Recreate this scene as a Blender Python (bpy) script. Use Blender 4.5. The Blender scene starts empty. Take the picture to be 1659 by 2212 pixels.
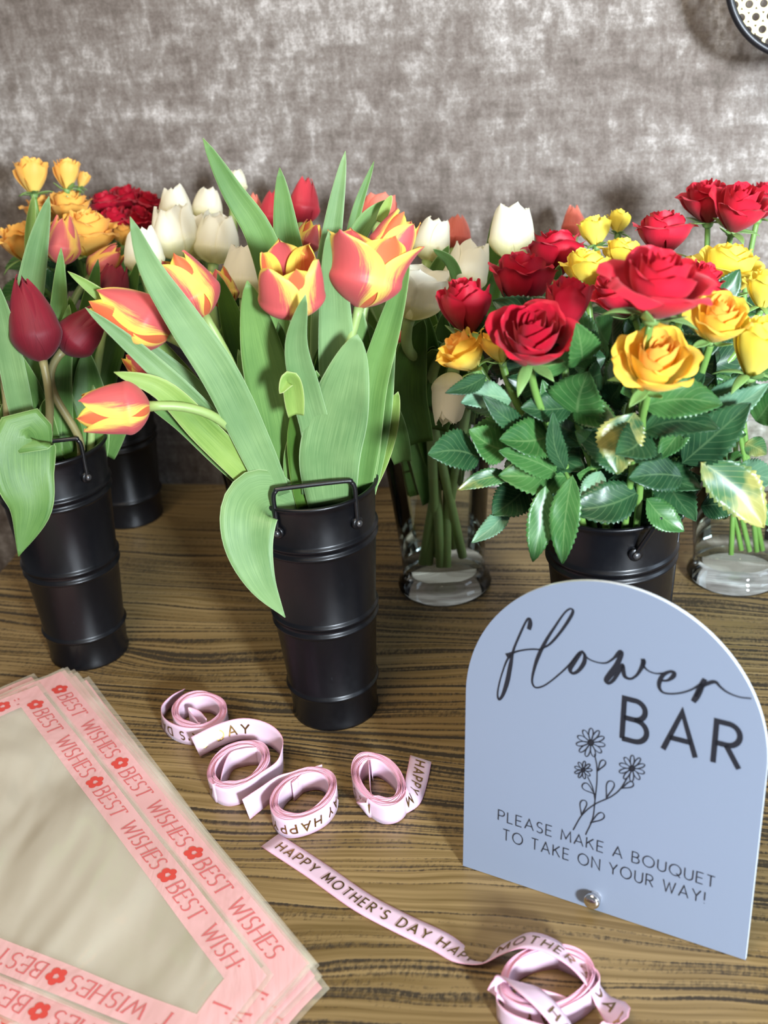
import bpy, bmesh, math, random
from mathutils import Vector, Matrix
PI = math.pi
sc = bpy.context.scene
COL = sc.collection

# ------------------------------------------------------------------ camera, world, lights, exposure
FPX, PITCH, ROLL, CAMH = 2736.244, math.radians(26.7777851), math.radians(4.67010615), 0.63
W, H = 1659, 2212
CAM = Vector((0, 0, CAMH))            # table top is z = 0
FWD = Vector((0, math.cos(PITCH), -math.sin(PITCH)))
_r0 = Vector((1, 0, 0)); _u0 = _r0.cross(FWD)
RIGHT = _r0 * math.cos(ROLL) - _u0 * math.sin(ROLL)
UP = _r0 * math.sin(ROLL) + _u0 * math.cos(ROLL)
cam = bpy.data.cameras.new('camera'); camo = bpy.data.objects.new('camera', cam); COL.objects.link(camo)
camo.matrix_world = Matrix(((RIGHT.x, UP.x, -FWD.x, CAM.x), (RIGHT.y, UP.y, -FWD.y, CAM.y), (RIGHT.z, UP.z, -FWD.z, CAM.z), (0, 0, 0, 1)))
cam.sensor_fit = 'VERTICAL'; cam.sensor_height = 36; cam.lens = FPX / H * 36
cam.clip_start = 0.02; cam.clip_end = 50
cam.dof.use_dof = True; cam.dof.focus_distance = 0.97; cam.dof.aperture_fstop = 7.0
sc.camera = camo
sc.view_settings.view_transform = 'Standard'; sc.view_settings.look = 'None'
sc.view_settings.gamma = 1; sc.view_settings.exposure = 0.0; sc.view_settings.use_curve_mapping = False

wd = bpy.data.worlds.new('room_light'); sc.world = wd; wd.use_nodes = True
wd.node_tree.nodes['Background'].inputs[0].default_value = (0.80, 0.88, 1.0, 1)
wd.node_tree.nodes['Background'].inputs[1].default_value = 0.22

def area(name, loc, target, sx, sy, power, color, spread=180):
    l = bpy.data.lights.new(name, 'AREA'); l.shape = 'RECTANGLE'; l.size = sx; l.size_y = sy
    l.energy = power; l.color = color; l.spread = math.radians(spread)
    o = bpy.data.objects.new(name, l); COL.objects.link(o); o.location = loc
    o.rotation_euler = (Vector(target) - Vector(loc)).to_track_quat('-Z', 'Y').to_euler()
    return o
area('window_daylight', (1.15, -2.1, 1.0), (0.60, 1.2, -0.05), 0.34, 0.46, 38, (0.80, 0.90, 1.0), 56)
area('ceiling_lamp', (-0.45, 0.10, 1.80), (-0.1, 0.75, 0), 0.8, 0.8, 25, (1.0, 0.82, 0.60))
area('side_blue_fill', (1.7, 0.30, 0.85), (0.60, 1.2, 0.45), 0.7, 0.7, 13, (0.66, 0.82, 1.0))  # added cool fill, no known window there; turns the right wall bluish

# ------------------------------------------------------------------ helpers
def ray(px, py):
    return FWD + RIGHT * ((px - W / 2) / FPX) - UP * ((py - H / 2) / FPX)
def at(px, py, Y):                    # point of the place seen at a pixel, at world distance y = Y
    d = ray(px, py); return CAM + d * (Y / d.y)
def onz(px, py, z=0.0):               # point of the place at height z
    d = ray(px, py); return CAM + d * ((z - CAM.z) / d.z)
def scale_at(P):                      # metres per pixel at a point
    return (P - CAM).dot(FWD) / FPX
def srgb(r, g, b):
    f = lambda c: (c / 255 / 12.92) if c / 255 <= 0.04045 else ((c / 255 + 0.055) / 1.055) ** 2.4
    return (f(r), f(g), f(b), 1)
def obj(name, bm, mat, parent=None, smooth=True, mods=None):
    me = bpy.data.meshes.new(name)
    off = parent_loc(parent)
    if off.length > 0: bmesh.ops.translate(bm, verts=bm.verts, vec=-off)
    bm.normal_update(); bm.to_mesh(me); bm.free()
    if smooth:
        for p in me.polygons: p.use_smooth = True
    for m in (mat if isinstance(mat, list) else [mat]): me.materials.append(m)
    o = bpy.data.objects.new(name, me); COL.objects.link(o)
    if parent: o.parent = parent
    return o
def parent_loc(p):
    v = Vector((0, 0, 0))
    while p: v = v + p.location; p = p.parent
    return v
def tag(o, label, cat, group=None):
    o['label'] = label; o['category'] = cat
    if group: o['group'] = group
    return o
def thing(name, loc, label, cat, group=None):
    o = bpy.data.objects.new(name, None); COL.objects.link(o); o.location = loc; o.empty_display_size = 0.02
    return tag(o, label, cat, group)
def catmull(pts, n):
    P = [Vector(p) for p in pts]; out = []
    if len(P) == 2: return [P[0].lerp(P[1], i / n) for i in range(n + 1)]
    P = [P[0] * 2 - P[1]] + P + [P[-1] * 2 - P[-2]]
    segs = len(P) - 3
    for k in range(n + 1):
        u = k / n * segs; i = min(int(u), segs - 1); t = u - i
        a, b, c, d = P[i:i + 4]
        out.append(0.5 * ((2 * b) + (c - a) * t + (2 * a - 5 * b + 4 * c - d) * t * t + (3 * b - a - 3 * c + d) * t ** 3))
    return out
def even(pts, n):                     # resample to equal arclength
    L = [0]
    for a, b in zip(pts, pts[1:]): L.append(L[-1] + (b - a).length)
    out = []; j = 0
    for k in range(n + 1):
        s = L[-1] * k / n
        while j < len(L) - 2 and L[j + 1] < s: j += 1
        t = (s - L[j]) / max(L[j + 1] - L[j], 1e-9)
        out.append(pts[j].lerp(pts[j + 1], min(max(t, 0), 1)))
    return out, L[-1]
def grid(bm, rows, uvs=None, close=False):
    V = [[bm.verts.new(p) for p in r] for r in rows]
    uvl = bm.loops.layers.uv.verify() if uvs else None
    nr, nc = len(rows), len(rows[0])
    for i in range(nr - 1):
        for j in range(nc if close else nc - 1):
            k = (j + 1) % nc
            f = bm.faces.new((V[i][j], V[i][k], V[i + 1][k], V[i + 1][j]))
            if uvs:
                for lp, (a, b) in zip(f.loops, ((i, j), (i, k), (i + 1, k), (i + 1, j))): lp[uvl].uv = uvs[a][b]
    return V
def tube(bm, pts, r, n=8, cap=True):
    R = r if isinstance(r, (list, tuple)) else [r] * len(pts)
    rows = []; N = None
    for i, p in enumerate(pts):
        T = (pts[min(i + 1, len(pts) - 1)] - pts[max(i - 1, 0)]).normalized()
        if N is None:
            N = T.orthogonal().normalized()
        N = (N - T * N.dot(T)).normalized(); B = T.cross(N)
        rows.append([p + (N * math.cos(2 * PI * k / n) + B * math.sin(2 * PI * k / n)) * R[i] for k in range(n)])
    V = grid(bm, rows, close=True)
    if cap:
        bm.faces.new(V[0][::-1]); bm.faces.new(V[-1])
def lathe(bm, prof, c, n=64, cap0=False, cap1=False):
    rows = [[Vector((c[0] + r * math.cos(2 * PI * k / n), c[1] + r * math.sin(2 * PI * k / n), c[2] + z)) for k in range(n)] for r, z in prof]
    V = grid(bm, rows, close=True)
    if cap0: bm.faces.new(V[0][::-1])
    if cap1: bm.faces.new(V[-1])
def box(bm, lo, hi, M=None, bevel=0):
    r = bmesh.ops.create_cube(bm, size=1)
    S = Matrix.Diagonal((hi[0] - lo[0], hi[1] - lo[1], hi[2] - lo[2], 1))
    T = Matrix.Translation([(a + b) / 2 for a, b in zip(lo, hi)])
    bmesh.ops.transform(bm, matrix=(M or Matrix()) @ T @ S, verts=r['verts'])
    if bevel:
        es = list({e for v in r['verts'] for e in v.link_edges})
        bmesh.ops.bevel(bm, geom=es, offset=bevel, segments=2, affect='EDGES', profile=0.5)

# ------------------------------------------------------------------ materials
class NT:
    def __init__(s, name):
        s.m = bpy.data.materials.new(name); s.m.use_nodes = True; s.t = s.m.node_tree
        s.b = s.t.nodes['Principled BSDF']; s.out = s.t.nodes['Material Output']
    def n(s, typ, **kw):
        x = s.t.nodes.new(typ)
        for k, v in kw.items():
            if k.startswith('i_'):
                key = k[2:].replace('_', ' ')
                x.inputs[int(key) if key.isdigit() else key].default_value = v
            else: setattr(x, k, v)
        return x
    def l(s, a, b): s.t.links.new(a, b)
    def ramp(s, fac, stops):
        r = s.n('ShaderNodeValToRGB'); e = r.color_ramp.elements
        while len(e) < len(stops): e.new(0.5)
        for x, (p, c) in zip(e, stops): x.position = p; x.color = c
        s.l(fac, r.inputs[0]); return r.outputs[0]
    def math(s, op, a, b=None, clamp=False):
        x = s.n('ShaderNodeMath', operation=op, use_clamp=clamp)
        for i, v in enumerate((a, b)):
            if v is None: continue
            if isinstance(v, (int, float)): x.inputs[i].default_value = v
            else: s.l(v, x.inputs[i])
        return x.outputs[0]
    def mix(s, fac, a, b, mode='MIX'):
        x = s.n('ShaderNodeMix', data_type='RGBA', blend_type=mode)
        for i, v in ((0, fac), (6, a), (7, b)):
            if isinstance(v, (int, float)): x.inputs[i].default_value = v
            elif isinstance(v, tuple): x.inputs[i].default_value = v
            else: s.l(v, x.inputs[i])
        return x.outputs[2]
    def noise(s, vec, scale, detail=3, rough=0.55, dist=0.0):
        x = s.n('ShaderNodeTexNoise'); x.inputs['Scale'].default_value = scale; x.inputs['Detail'].default_value = detail
        x.inputs['Roughness'].default_value = rough; x.inputs['Distortion'].default_value = dist
        if vec is not None: s.l(vec, x.inputs['Vector'])
        return x.outputs['Fac']
    def coord(s, kind='Object', scale=(1, 1, 1), rot=(0, 0, 0)):
        c = s.n('ShaderNodeTexCoord'); m = s.n('ShaderNodeMapping'); m.inputs['Scale'].default_value = scale; m.inputs['Rotation'].default_value = rot
        s.l(c.outputs[kind], m.inputs['Vector']); return m.outputs[0]
    def set(s, **kw):
        for k, v in kw.items():
            i = s.b.inputs[k.replace('_', ' ')]
            if isinstance(v, (int, float, tuple)): i.default_value = v
            else: s.l(v, i)
    def bump(s, h, strength, dist=0.001):
        b = s.n('ShaderNodeBump'); b.inputs['Strength'].default_value = strength; b.inputs['Distance'].default_value = dist
        s.l(h, b.inputs['Height']); s.l(b.outputs[0], s.b.inputs['Normal'])
    def translucent(s, color, fac):
        t = s.n('ShaderNodeBsdfTranslucent'); m = s.n('ShaderNodeMixShader'); m.inputs[0].default_value = fac
        if isinstance(color, tuple): t.inputs[0].default_value = color
        else: s.l(color, t.inputs[0])
        s.l(s.b.outputs[0], m.inputs[1]); s.l(t.outputs[0], m.inputs[2]); s.l(m.outputs[0], s.out.inputs[0])
def plain(name, c, rough=0.5, metal=0.0, spec=0.5, noise=0.0):
    t = NT(name)
    if noise:
        f = t.noise(t.coord(), 60, 4)
        dk = tuple(x * (1 - noise) for x in c[:3]) + (1,)
        t.set(Base_Color=t.mix(f, dk, c))
    else: t.set(Base_Color=c)
    t.set(Roughness=rough, Metallic=metal, Specular_IOR_Level=spec)
    return t.m

PHI = 0.218583554
GR = (0, 0, PHI)
def wall_mat():
    t = NT('concrete_wallpaper')
    o3 = t.coord('Object'); ov = t.coord('Object', (1, 1, 0.72)); os = t.coord('Object', (1.6, 1, 0.30)); oh = t.coord('Object', (0.22, 1, 1.5))
    big = t.noise(o3, 5, 3, 0.6); mid = t.noise(ov, 42, 4, 0.62, 0.6); fleck = t.noise(ov, 85, 3, 0.6, 0.3); str_ = t.noise(os, 110, 4, 0.65); hz = t.noise(oh, 80, 3, 0.6); grain = t.noise(o3, 420, 2)
    k = lambda n, a: t.math('MULTIPLY', t.math('SUBTRACT', n, 0.5), a)
    s = t.math('ADD', t.math('ADD', k(big, 0.80), k(mid, 0.55)), t.math('ADD', t.math('ADD', k(fleck, 0.52), k(str_, 0.34)), t.math('ADD', k(hz, 0.38), k(grain, 0.35))))
    s = t.math('ADD', s, 0.5)
    c = t.ramp(s, [(0.20, srgb(84, 76, 68)), (0.40, srgb(106, 96, 89)), (0.56, srgb(124, 116, 109)), (0.72, srgb(158, 151, 145)), (0.88, srgb(194, 188, 183))])
    t.set(Base_Color=c, Roughness=0.7, Specular_IOR_Level=0.3)
    t.bump(s, 0.2, 0.002); return t.m
def wood_mat():
    t = NT('dark_stained_oak')
    c0 = t.n('ShaderNodeTexCoord'); sx = t.n('ShaderNodeSeparateXYZ'); t.l(c0.outputs['Object'], sx.inputs[0])
    def vec(a, b, y): 
        k = t.n('ShaderNodeCombineXYZ'); t.l(t.math('MULTIPLY', sx.outputs[0], a), k.inputs[0]); t.l(t.math('MULTIPLY', y, b), k.inputs[1]); return k.outputs[0]
    warp = t.noise(vec(1.6, 5.0, sx.outputs[1]), 1.0, 2, 0.5); warp2 = t.noise(vec(7, 16, sx.outputs[1]), 1.0, 2)
    y = t.math('ADD', sx.outputs[1], t.math('ADD', t.math('MULTIPLY', warp, 0.12), t.math('MULTIPLY', warp2, 0.010)))
    n1 = t.noise(vec(1.2, 200, y), 1.0, 2, 0.5); n2 = t.noise(vec(5, 300, y), 1.0, 2, 0.5)
    jag = t.noise(t.coord('Object', (0.8, 0.35, 1)), 520, 2, 0.6); patch = t.noise(vec(2.5, 7, sx.outputs[1]), 1.0, 3)
    f = t.math('ADD', t.math('MULTIPLY', n1, 0.75), t.math('ADD', t.math('MULTIPLY', n2, 0.25), t.math('ADD', t.math('MULTIPLY', t.math('SUBTRACT', jag, 0.5), 0.20), t.math('MULTIPLY', t.math('SUBTRACT', patch, 0.5), 0.30))))
    line = t.ramp(f, [(0.40, (0, 0, 0, 1)), (0.50, (1, 1, 1, 1))])
    lt = t.mix(t.ramp(n2, [(0.35, (0, 0, 0, 1)), (0.65, (1, 1, 1, 1))]), srgb(108, 88, 52), srgb(150, 127, 86))
    lt = t.mix(t.ramp(patch, [(0.35, (0, 0, 0, 1)), (0.7, (1, 1, 1, 1))]), t.mix(0.35, lt, srgb(86, 64, 36)), lt)
    c = t.mix(line, srgb(52, 43, 30), lt)
    t.set(Base_Color=c, Roughness=t.ramp(line, [(0, (0.6,) * 3 + (1,)), (1, (0.36,) * 3 + (1,))]), Specular_IOR_Level=0.45)
    t.bump(line, 0.3, 0.0012); return t.m
def leaf_mat(name, dark, light, edge, gloss=0.42):
    t = NT(name)
    uv = t.coord('UV', (34, 1.1, 1)); u = t.n('ShaderNodeSeparateXYZ'); c0 = t.n('ShaderNodeTexCoord'); t.l(c0.outputs['UV'], u.inputs[0])
    w = t.math('ABSOLUTE', t.math('SUBTRACT', u.outputs[0], 0.5))
    st = t.noise(uv, 3.0, 4, 0.6); bg = t.noise(t.coord('Object'), 18, 3)
    c = t.mix(t.ramp(t.math('ADD', t.math('MULTIPLY', st, 0.6), t.math('MULTIPLY', bg, 0.5)), [(0.35, (0, 0, 0, 1)), (0.72, (1, 1, 1, 1))]), dark, light)
    c = t.mix(t.ramp(w, [(0.482, (0, 0, 0, 1)), (0.498, (1, 1, 1, 1))]), c, edge)
    t.set(Base_Color=c, Roughness=gloss, Specular_IOR_Level=0.4)
    t.bump(st, 0.25, 0.0006)
    t.translucent(t.mix(1.0, c, (1.0, 1.0, 0.35, 1), 'MULTIPLY'), 0.22); return t.m
def rose_leaf_mat(name, dark, light, vein, var=None):
    t = NT(name)
    c0 = t.n('ShaderNodeTexCoord'); u = t.n('ShaderNodeSeparateXYZ'); t.l(c0.outputs['UV'], u.inputs[0])
    w = t.math('ABSOLUTE', t.math('SUBTRACT', u.outputs[0], 0.5))
    a = t.math('SUBTRACT', t.math('MULTIPLY', u.outputs[1], 9), t.math('MULTIPLY', w, 5.5))
    fr = t.math('ABSOLUTE', t.math('SUBTRACT', t.math('FRACT', a), 0.5))
    vn = t.math('MAXIMUM', t.ramp(fr, [(0.0, (1, 1, 1, 1)), (0.10, (0, 0, 0, 1))]), t.ramp(w, [(0.012, (1, 1, 1, 1)), (0.035, (0, 0, 0, 1))]))
    bg = t.noise(t.coord('Object'), 25, 4)
    c = t.mix(t.ramp(bg, [(0.38, (0, 0, 0, 1)), (0.66, (1, 1, 1, 1))]), dark, light)
    if var: c = t.mix(t.ramp(t.noise(t.coord('Object'), 32, 3), [(0.44, (0, 0, 0, 1)), (0.55, (1, 1, 1, 1))]), c, var)
    c = t.mix(t.math('MULTIPLY', vn, 0.28), c, vein)
    t.set(Base_Color=c, Roughness=0.36, Specular_IOR_Level=0.45)
    t.bump(vn, -0.3, 0.0008)
    t.translucent(t.mix(1.0, c, (0.9, 1.0, 0.3, 1), 'MULTIPLY'), 0.15); return t.m
def petal_mat(name, base, tip, mode='flame', rough=0.45, trans=0.25):
    """UV: x across the petal, y from base to tip.  flame: base colour runs up the middle, tip colour at the margins"""
    t = NT(name)
    c0 = t.n('ShaderNodeTexCoord'); u = t.n('ShaderNodeSeparateXYZ'); t.l(c0.outputs['UV'], u.inputs[0])
    w = t.math('ABSOLUTE', t.math('MULTIPLY', t.math('SUBTRACT', u.outputs[0], 0.5), 2))
    st = t.noise(t.coord('UV', (14, 1.1, 1)), 2.5, 5, 0.65)
    if mode == 'flame':
        f = t.math('ADD', t.math('MULTIPLY', w, 0.85), t.math('MULTIPLY', u.outputs[1], 0.40))
        f = t.math('ADD', f, t.math('MULTIPLY', t.math('SUBTRACT', st, 0.5), 0.75))
        f = t.ramp(f, [(0.60, (0, 0, 0, 1)), (0.88, (1, 1, 1, 1))])
    elif mode == 'tip':
        f = t.ramp(t.math('ADD', u.outputs[1], t.math('MULTIPLY', t.math('SUBTRACT', st, 0.5), 0.35)), [(0.08, (0, 0, 0, 1)), (0.50, (1, 1, 1, 1))])
    else:
        f = t.ramp(t.math('ADD', t.math('MULTIPLY', u.outputs[1], 0.55), t.math('MULTIPLY', st, 0.6)), [(0.3, (0, 0, 0, 1)), (0.85, (1, 1, 1, 1))])
    c = t.mix(f, base, tip)
    t.set(Base_Color=c, Roughness=rough, Specular_IOR_Level=0.35, Sheen_Weight=0.08)
    t.bump(st, 0.3, 0.0006)
    t.translucent(c, trans); return t.m

M = {}
M['wall'] = wall_mat(); M['wood'] = wood_mat()
M['floor'] = plain('dark_floor', srgb(70, 62, 55), 0.5, noise=0.3)
M['skirt'] = plain('grey_skirting_paint', srgb(110, 106, 104), 0.5, noise=0.1)
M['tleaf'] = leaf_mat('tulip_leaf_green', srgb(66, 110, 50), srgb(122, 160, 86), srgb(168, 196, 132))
M['tleaf_blue'] = leaf_mat('tulip_leaf_bluish', srgb(80, 122, 70), srgb(140, 172, 114), srgb(172, 200, 150))
M['tleaf_light'] = leaf_mat('tulip_leaf_light', srgb(92, 134, 50), srgb(158, 184, 96), srgb(206, 216, 150))
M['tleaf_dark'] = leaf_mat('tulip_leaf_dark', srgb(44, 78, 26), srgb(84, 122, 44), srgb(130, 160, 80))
M['stem'] = plain('tulip_stem_green', srgb(150, 176, 104), 0.45, noise=0.25)
M['stem_rose'] = plain('rose_stem_green', srgb(112, 152, 72), 0.42, noise=0.3)
M['stem_brown'] = plain('tulip_stem_brownish', srgb(136, 128, 84), 0.45, noise=0.25)
M['rleaf'] = rose_leaf_mat('rose_leaf_dark', srgb(26, 58, 34), srgb(48, 88, 52), srgb(120, 150, 100))
M['rleaf_mid'] = rose_leaf_mat('rose_leaf_mid', srgb(44, 90, 42), srgb(76, 122, 62), srgb(140, 168, 110))
M['rleaf_light'] = rose_leaf_mat('rose_leaf_pale_back', srgb(88, 130, 100), srgb(120, 158, 122), srgb(160, 188, 150))
M['rleaf_var'] = rose_leaf_mat('rose_leaf_yellowing', srgb(46, 88, 52), srgb(72, 116, 66), srgb(190, 190, 120), srgb(150, 148, 80))
M['t_flame'] = petal_mat('tulip_petal_red_yellow', srgb(206, 92, 92), srgb(248, 222, 104), 'flame')
M['t_flame_in'] = petal_mat('tulip_petal_inner_red_yellow', srgb(222, 112, 70), srgb(248, 220, 92), 'flame')
M['t_pinky'] = petal_mat('tulip_petal_rose_yellow', srgb(214, 104, 100), srgb(240, 190, 90), 'flame')
M['t_dark'] = petal_mat('tulip_petal_dark_red', srgb(104, 18, 32), srgb(140, 26, 44), 'plain', 0.55)
M['t_red'] = petal_mat('tulip_petal_red', srgb(176, 38, 52), srgb(204, 62, 72), 'plain')
M['t_coral'] = petal_mat('tulip_petal_coral', srgb(214, 92, 76), srgb(242, 138, 116), 'plain')
M['t_white'] = petal_mat('tulip_petal_cream_white', srgb(238, 234, 176), srgb(252, 249, 232), 'tip', trans=0.45)
M['r_red'] = petal_mat('rose_petal_red', srgb(128, 4, 24), srgb(182, 12, 42), 'tip', 0.5, 0.15)
M['r_bright'] = petal_mat('rose_petal_bright_red', srgb(152, 10, 34), srgb(206, 30, 54), 'tip', 0.5, 0.15)
M['r_yellow'] = petal_mat('rose_petal_yellow', srgb(242, 220, 100), srgb(252, 228, 84), 'tip', 0.5, 0.25)
M['r_amber'] = petal_mat('rose_petal_amber', srgb(240, 226, 120), srgb(250, 206, 76), 'tip', 0.5, 0.25)
M['r_amber_heart'] = petal_mat('rose_petal_amber_heart', srgb(244, 176, 56), srgb(250, 190, 84), 'tip', 0.5, 0.25)
M['r_orange'] = petal_mat('rose_petal_orange', srgb(246, 214, 110), srgb(250, 192, 92), 'tip', 0.5, 0.25)
M['sepal'] = plain('sepal_green', srgb(122, 160, 88), 0.5, noise=0.3)
M['stamen'] = plain('stamen_black', srgb(38, 18, 24), 0.6)
M['pistil'] = plain('pistil_yellow_green', srgb(190, 186, 90), 0.5)
def bucket_mat():
    t = NT('black_painted_tin')
    n = t.noise(t.coord('Object'), 180, 4, 0.6); n2 = t.noise(t.coord('Object', (1, 1, 0.3)), 300, 3)
    t.set(Base_Color=t.mix(t.ramp(n2, [(0.70, (0, 0, 0, 1)), (0.78, (1, 1, 1, 1))]), srgb(9, 9, 12), srgb(22, 23, 27)), Roughness=t.ramp(n, [(0.3, (0.30,) * 3 + (1,)), (0.7, (0.38,) * 3 + (1,))]), Specular_IOR_Level=0.36)
    return t.m
M['bucket'] = bucket_mat()
M['wire'] = plain('black_wire', srgb(16, 16, 18), 0.3)
M['rivet'] = plain('rivet_steel', srgb(92, 92, 94), 0.35, 0.8)
def glass_mat(name, tint, refl_ior=1.45):
    t = NT(name); t.t.nodes.remove(t.b)
    tr = t.n('ShaderNodeBsdfTransparent'); tr.inputs[0].default_value = tint
    gl = t.n('ShaderNodeBsdfGlossy'); gl.inputs['Roughness'].default_value = 0.03
    fr = t.n('ShaderNodeFresnel'); fr.inputs[0].default_value = refl_ior
    m = t.n('ShaderNodeMixShader'); t.l(fr.outputs[0], m.inputs[0]); t.l(tr.outputs[0], m.inputs[1]); t.l(gl.outputs[0], m.inputs[2]); t.l(m.outputs[0], t.out.inputs[0])
    return t.m
M['glass'] = glass_mat('clear_vase_glass', (0.93, 0.95, 0.95, 1))
M['water'] = glass_mat('vase_water', (0.95, 0.97, 0.92, 1), 1.02)
M['glass_foot'] = glass_mat('thick_base_glass', (0.88, 0.92, 0.92, 1), 1.3)
def acrylic():
    t = NT('frosted_acrylic')
    n = t.noise(t.coord('Object'), 900, 2)
    t.set(Base_Color=srgb(132, 142, 160), Roughness=0.42, Specular_IOR_Level=0.6)
    t.bump(n, 0.04, 0.0003)
    t.translucent(srgb(170, 185, 205), 0.25); return t.m
M['acrylic'] = acrylic()
M['acrylic_edge'] = plain('acrylic_polished_edge', srgb(214, 222, 230), 0.2)
M['ink'] = plain('black_vinyl', srgb(22, 24, 32), 0.5)
M['chrome'] = plain('chrome', srgb(225, 220, 215), 0.12, 1.0)
def satin():
    t = NT('pink_satin_ribbon')
    n = t.noise(t.coord('UV', (160, 6, 1)), 1.0, 2)
    c0 = t.n('ShaderNodeTexCoord'); u = t.n('ShaderNodeSeparateXYZ'); t.l(c0.outputs['UV'], u.inputs[0])
    w = t.math('ABSOLUTE', t.math('SUBTRACT', u.outputs[0], 0.5))
    c = t.mix(t.ramp(w, [(0.45, (0, 0, 0, 1)), (0.495, (1, 1, 1, 1))]), t.mix(n, srgb(226, 196, 216), srgb(240, 214, 230)), srgb(240, 172, 196))
    t.set(Base_Color=c, Roughness=0.36, Specular_IOR_Level=0.5, Sheen_Weight=0.15)
    t.translucent(srgb(240, 196, 216), 0.22); return t.m
M['satin'] = satin()
M['gold'] = plain('gold_foil', srgb(150, 118, 66), 0.28, 0.9)
def film():
    t = NT('clear_cello_film')
    n = t.noise(t.coord('Object', (1, 0.4, 1), (0, 0, 0.7)), 6, 3, 0.5, 0.8); f2 = t.noise(t.coord('Object', (1, 0.2, 1), (0, 0, 0.5)), 30, 2)
    t.set(Base_Color=srgb(232, 224, 204), Roughness=0.13, IOR=2.2, Specular_IOR_Level=0.6, Alpha=0.34)  # cream base stands in for warm reflections on the stacked clear film
    t.bump(t.math('ADD', n, t.math('MULTIPLY', f2, 0.06)), 0.8, 0.05); return t.m
M['film'] = film()
def pinkprint():
    t = NT('pink_printed_border')
    n = t.noise(t.coord('Object', (1, 0.35, 1), (0, 0, 0.7)), 9, 5, 0.55, 1.2)
    t.set(Base_Color=srgb(244, 190, 190), Roughness=0.25, Specular_IOR_Level=0.7, Alpha=0.72)
    t.bump(n, 0.35, 0.02); return t.m
M['pink'] = pinkprint()
M['redprint'] = plain('red_print', srgb(206, 74, 66), 0.35)
M['pinktext'] = plain('rose_print', srgb(206, 104, 104), 0.35)
M['cane'] = plain('cream_perforated_metal', srgb(232, 220, 168), 0.55, noise=0.35)
M['black_rim'] = plain('black_rim', srgb(22, 22, 26), 0.4)

# ------------------------------------------------------------------ stroke lettering
def arc(cx, cy, rx, ry, a0, a1, n=12):
    return [(cx + rx * math.cos(math.radians(a0 + (a1 - a0) * i / n)), cy + ry * math.sin(math.radians(a0 + (a1 - a0) * i / n))) for i in range(n + 1)]
GL = {
 'A': (.78, [[(0, 0), (.39, 1), (.78, 0)], [(.13, .33), (.65, .33)]]),
 'B': (.60, [[(0, 0), (0, 1), (.27, 1)] + arc(.27, .765, .26, .235, 85, -90) + [(0, .53)], [(.27, .53)] + arc(.31, .265, .29, .265, 85, -90) + [(0, 0)]]),
 'D': (.70, [[(0, 0), (0, 1), (.22, 1)] + arc(.22, .5, .48, .5, 85, -90, 20) + [(0, 0)]]),
 'E': (.52, [[(.52, 1), (0, 1), (0, 0), (.52, 0)], [(0, .52), (.46, .52)]]),
 'H': (.68, [[(0, 0), (0, 1)], [(.68, 0), (.68, 1)], [(0, .52), (.68, .52)]]),
 'I': (.06, [[(.03, 0), (.03, 1)]]),
 'K': (.62, [[(0, 0), (0, 1)], [(.58, 1), (0, .42)], [(.2, .60), (.62, 0)]]),
 'L': (.48, [[(0, 1), (0, 0), (.48, 0)]]),
 'M': (.86, [[(0, 0), (.06, 1), (.43, .22), (.80, 1), (.86, 0)]]),
 'N': (.70, [[(0, 0), (0, 1), (.70, 0), (.70, 1)]]),
 'O': (.94, [arc(.47, .5, .47, .5, 90, 450, 32)]),
 'P': (.56, [[(0, 0), (0, 1), (.27, 1)] + arc(.27, .735, .29, .265, 85, -90) + [(0, .47)]]),
 'Q': (.94, [arc(.47, .5, .47, .5, 90, 450, 32), [(.58, .24), (.90, -.08)]]),
 'R': (.60, [[(0, 0), (0, 1), (.28, 1)] + arc(.28, .745, .28, .255, 85, -90) + [(0, .49)], [(.26, .49), (.60, 0)]]),
 'S': (.54, [arc(.28, .745, .24, .255, 35, 265) + arc(.26, .25, .27, .25, 85, -145)]),
 'T': (.62, [[(0, 1), (.62, 1)], [(.31, 1), (.31, 0)]]),
 'U': (.66, [[(0, 1), (0, .33)] + arc(.33, .33, .33, .33, 180, 360, 16) + [(.66, .33), (.66, 1)]]),
 'W': (1.05, [[(0, 1), (.28, 0), (.525, .86), (.77, 0), (1.05, 1)]]),
 'Y': (.70, [[(0, 1), (.35, .46), (.70, 1)], [(.35, .46), (.35, 0)]]),
 '!': (.06, [[(.03, 1), (.03, .28)], [(.03, .06), (.03, 0)]]),
 "'": (.06, [[(.03, 1), (.03, .74)]]),
}
def text_strokes(s, gap=.22, space=.5, serif=False):
    x = 0; out = []
    for ch in s:
        if ch == ' ': x += space; continue
        w, st = GL[ch]
        for p in st:
            out.append([(x + a, b) for a, b in p])
            if serif:
                for (a, b), (c, d) in ((p[0], p[1]), (p[-1], p[-2])):
                    if abs(a - c) < .35 and (b < .02 or b > .98): out.append([(x + a - .09, b), (x + a + .09, b)])
                    elif abs(b - d) < .02: out.append([(x + a, b), (x + a, b + (.13 if b < .9 else -.13))])
        x += w + gap
    return out, x - gap
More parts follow.
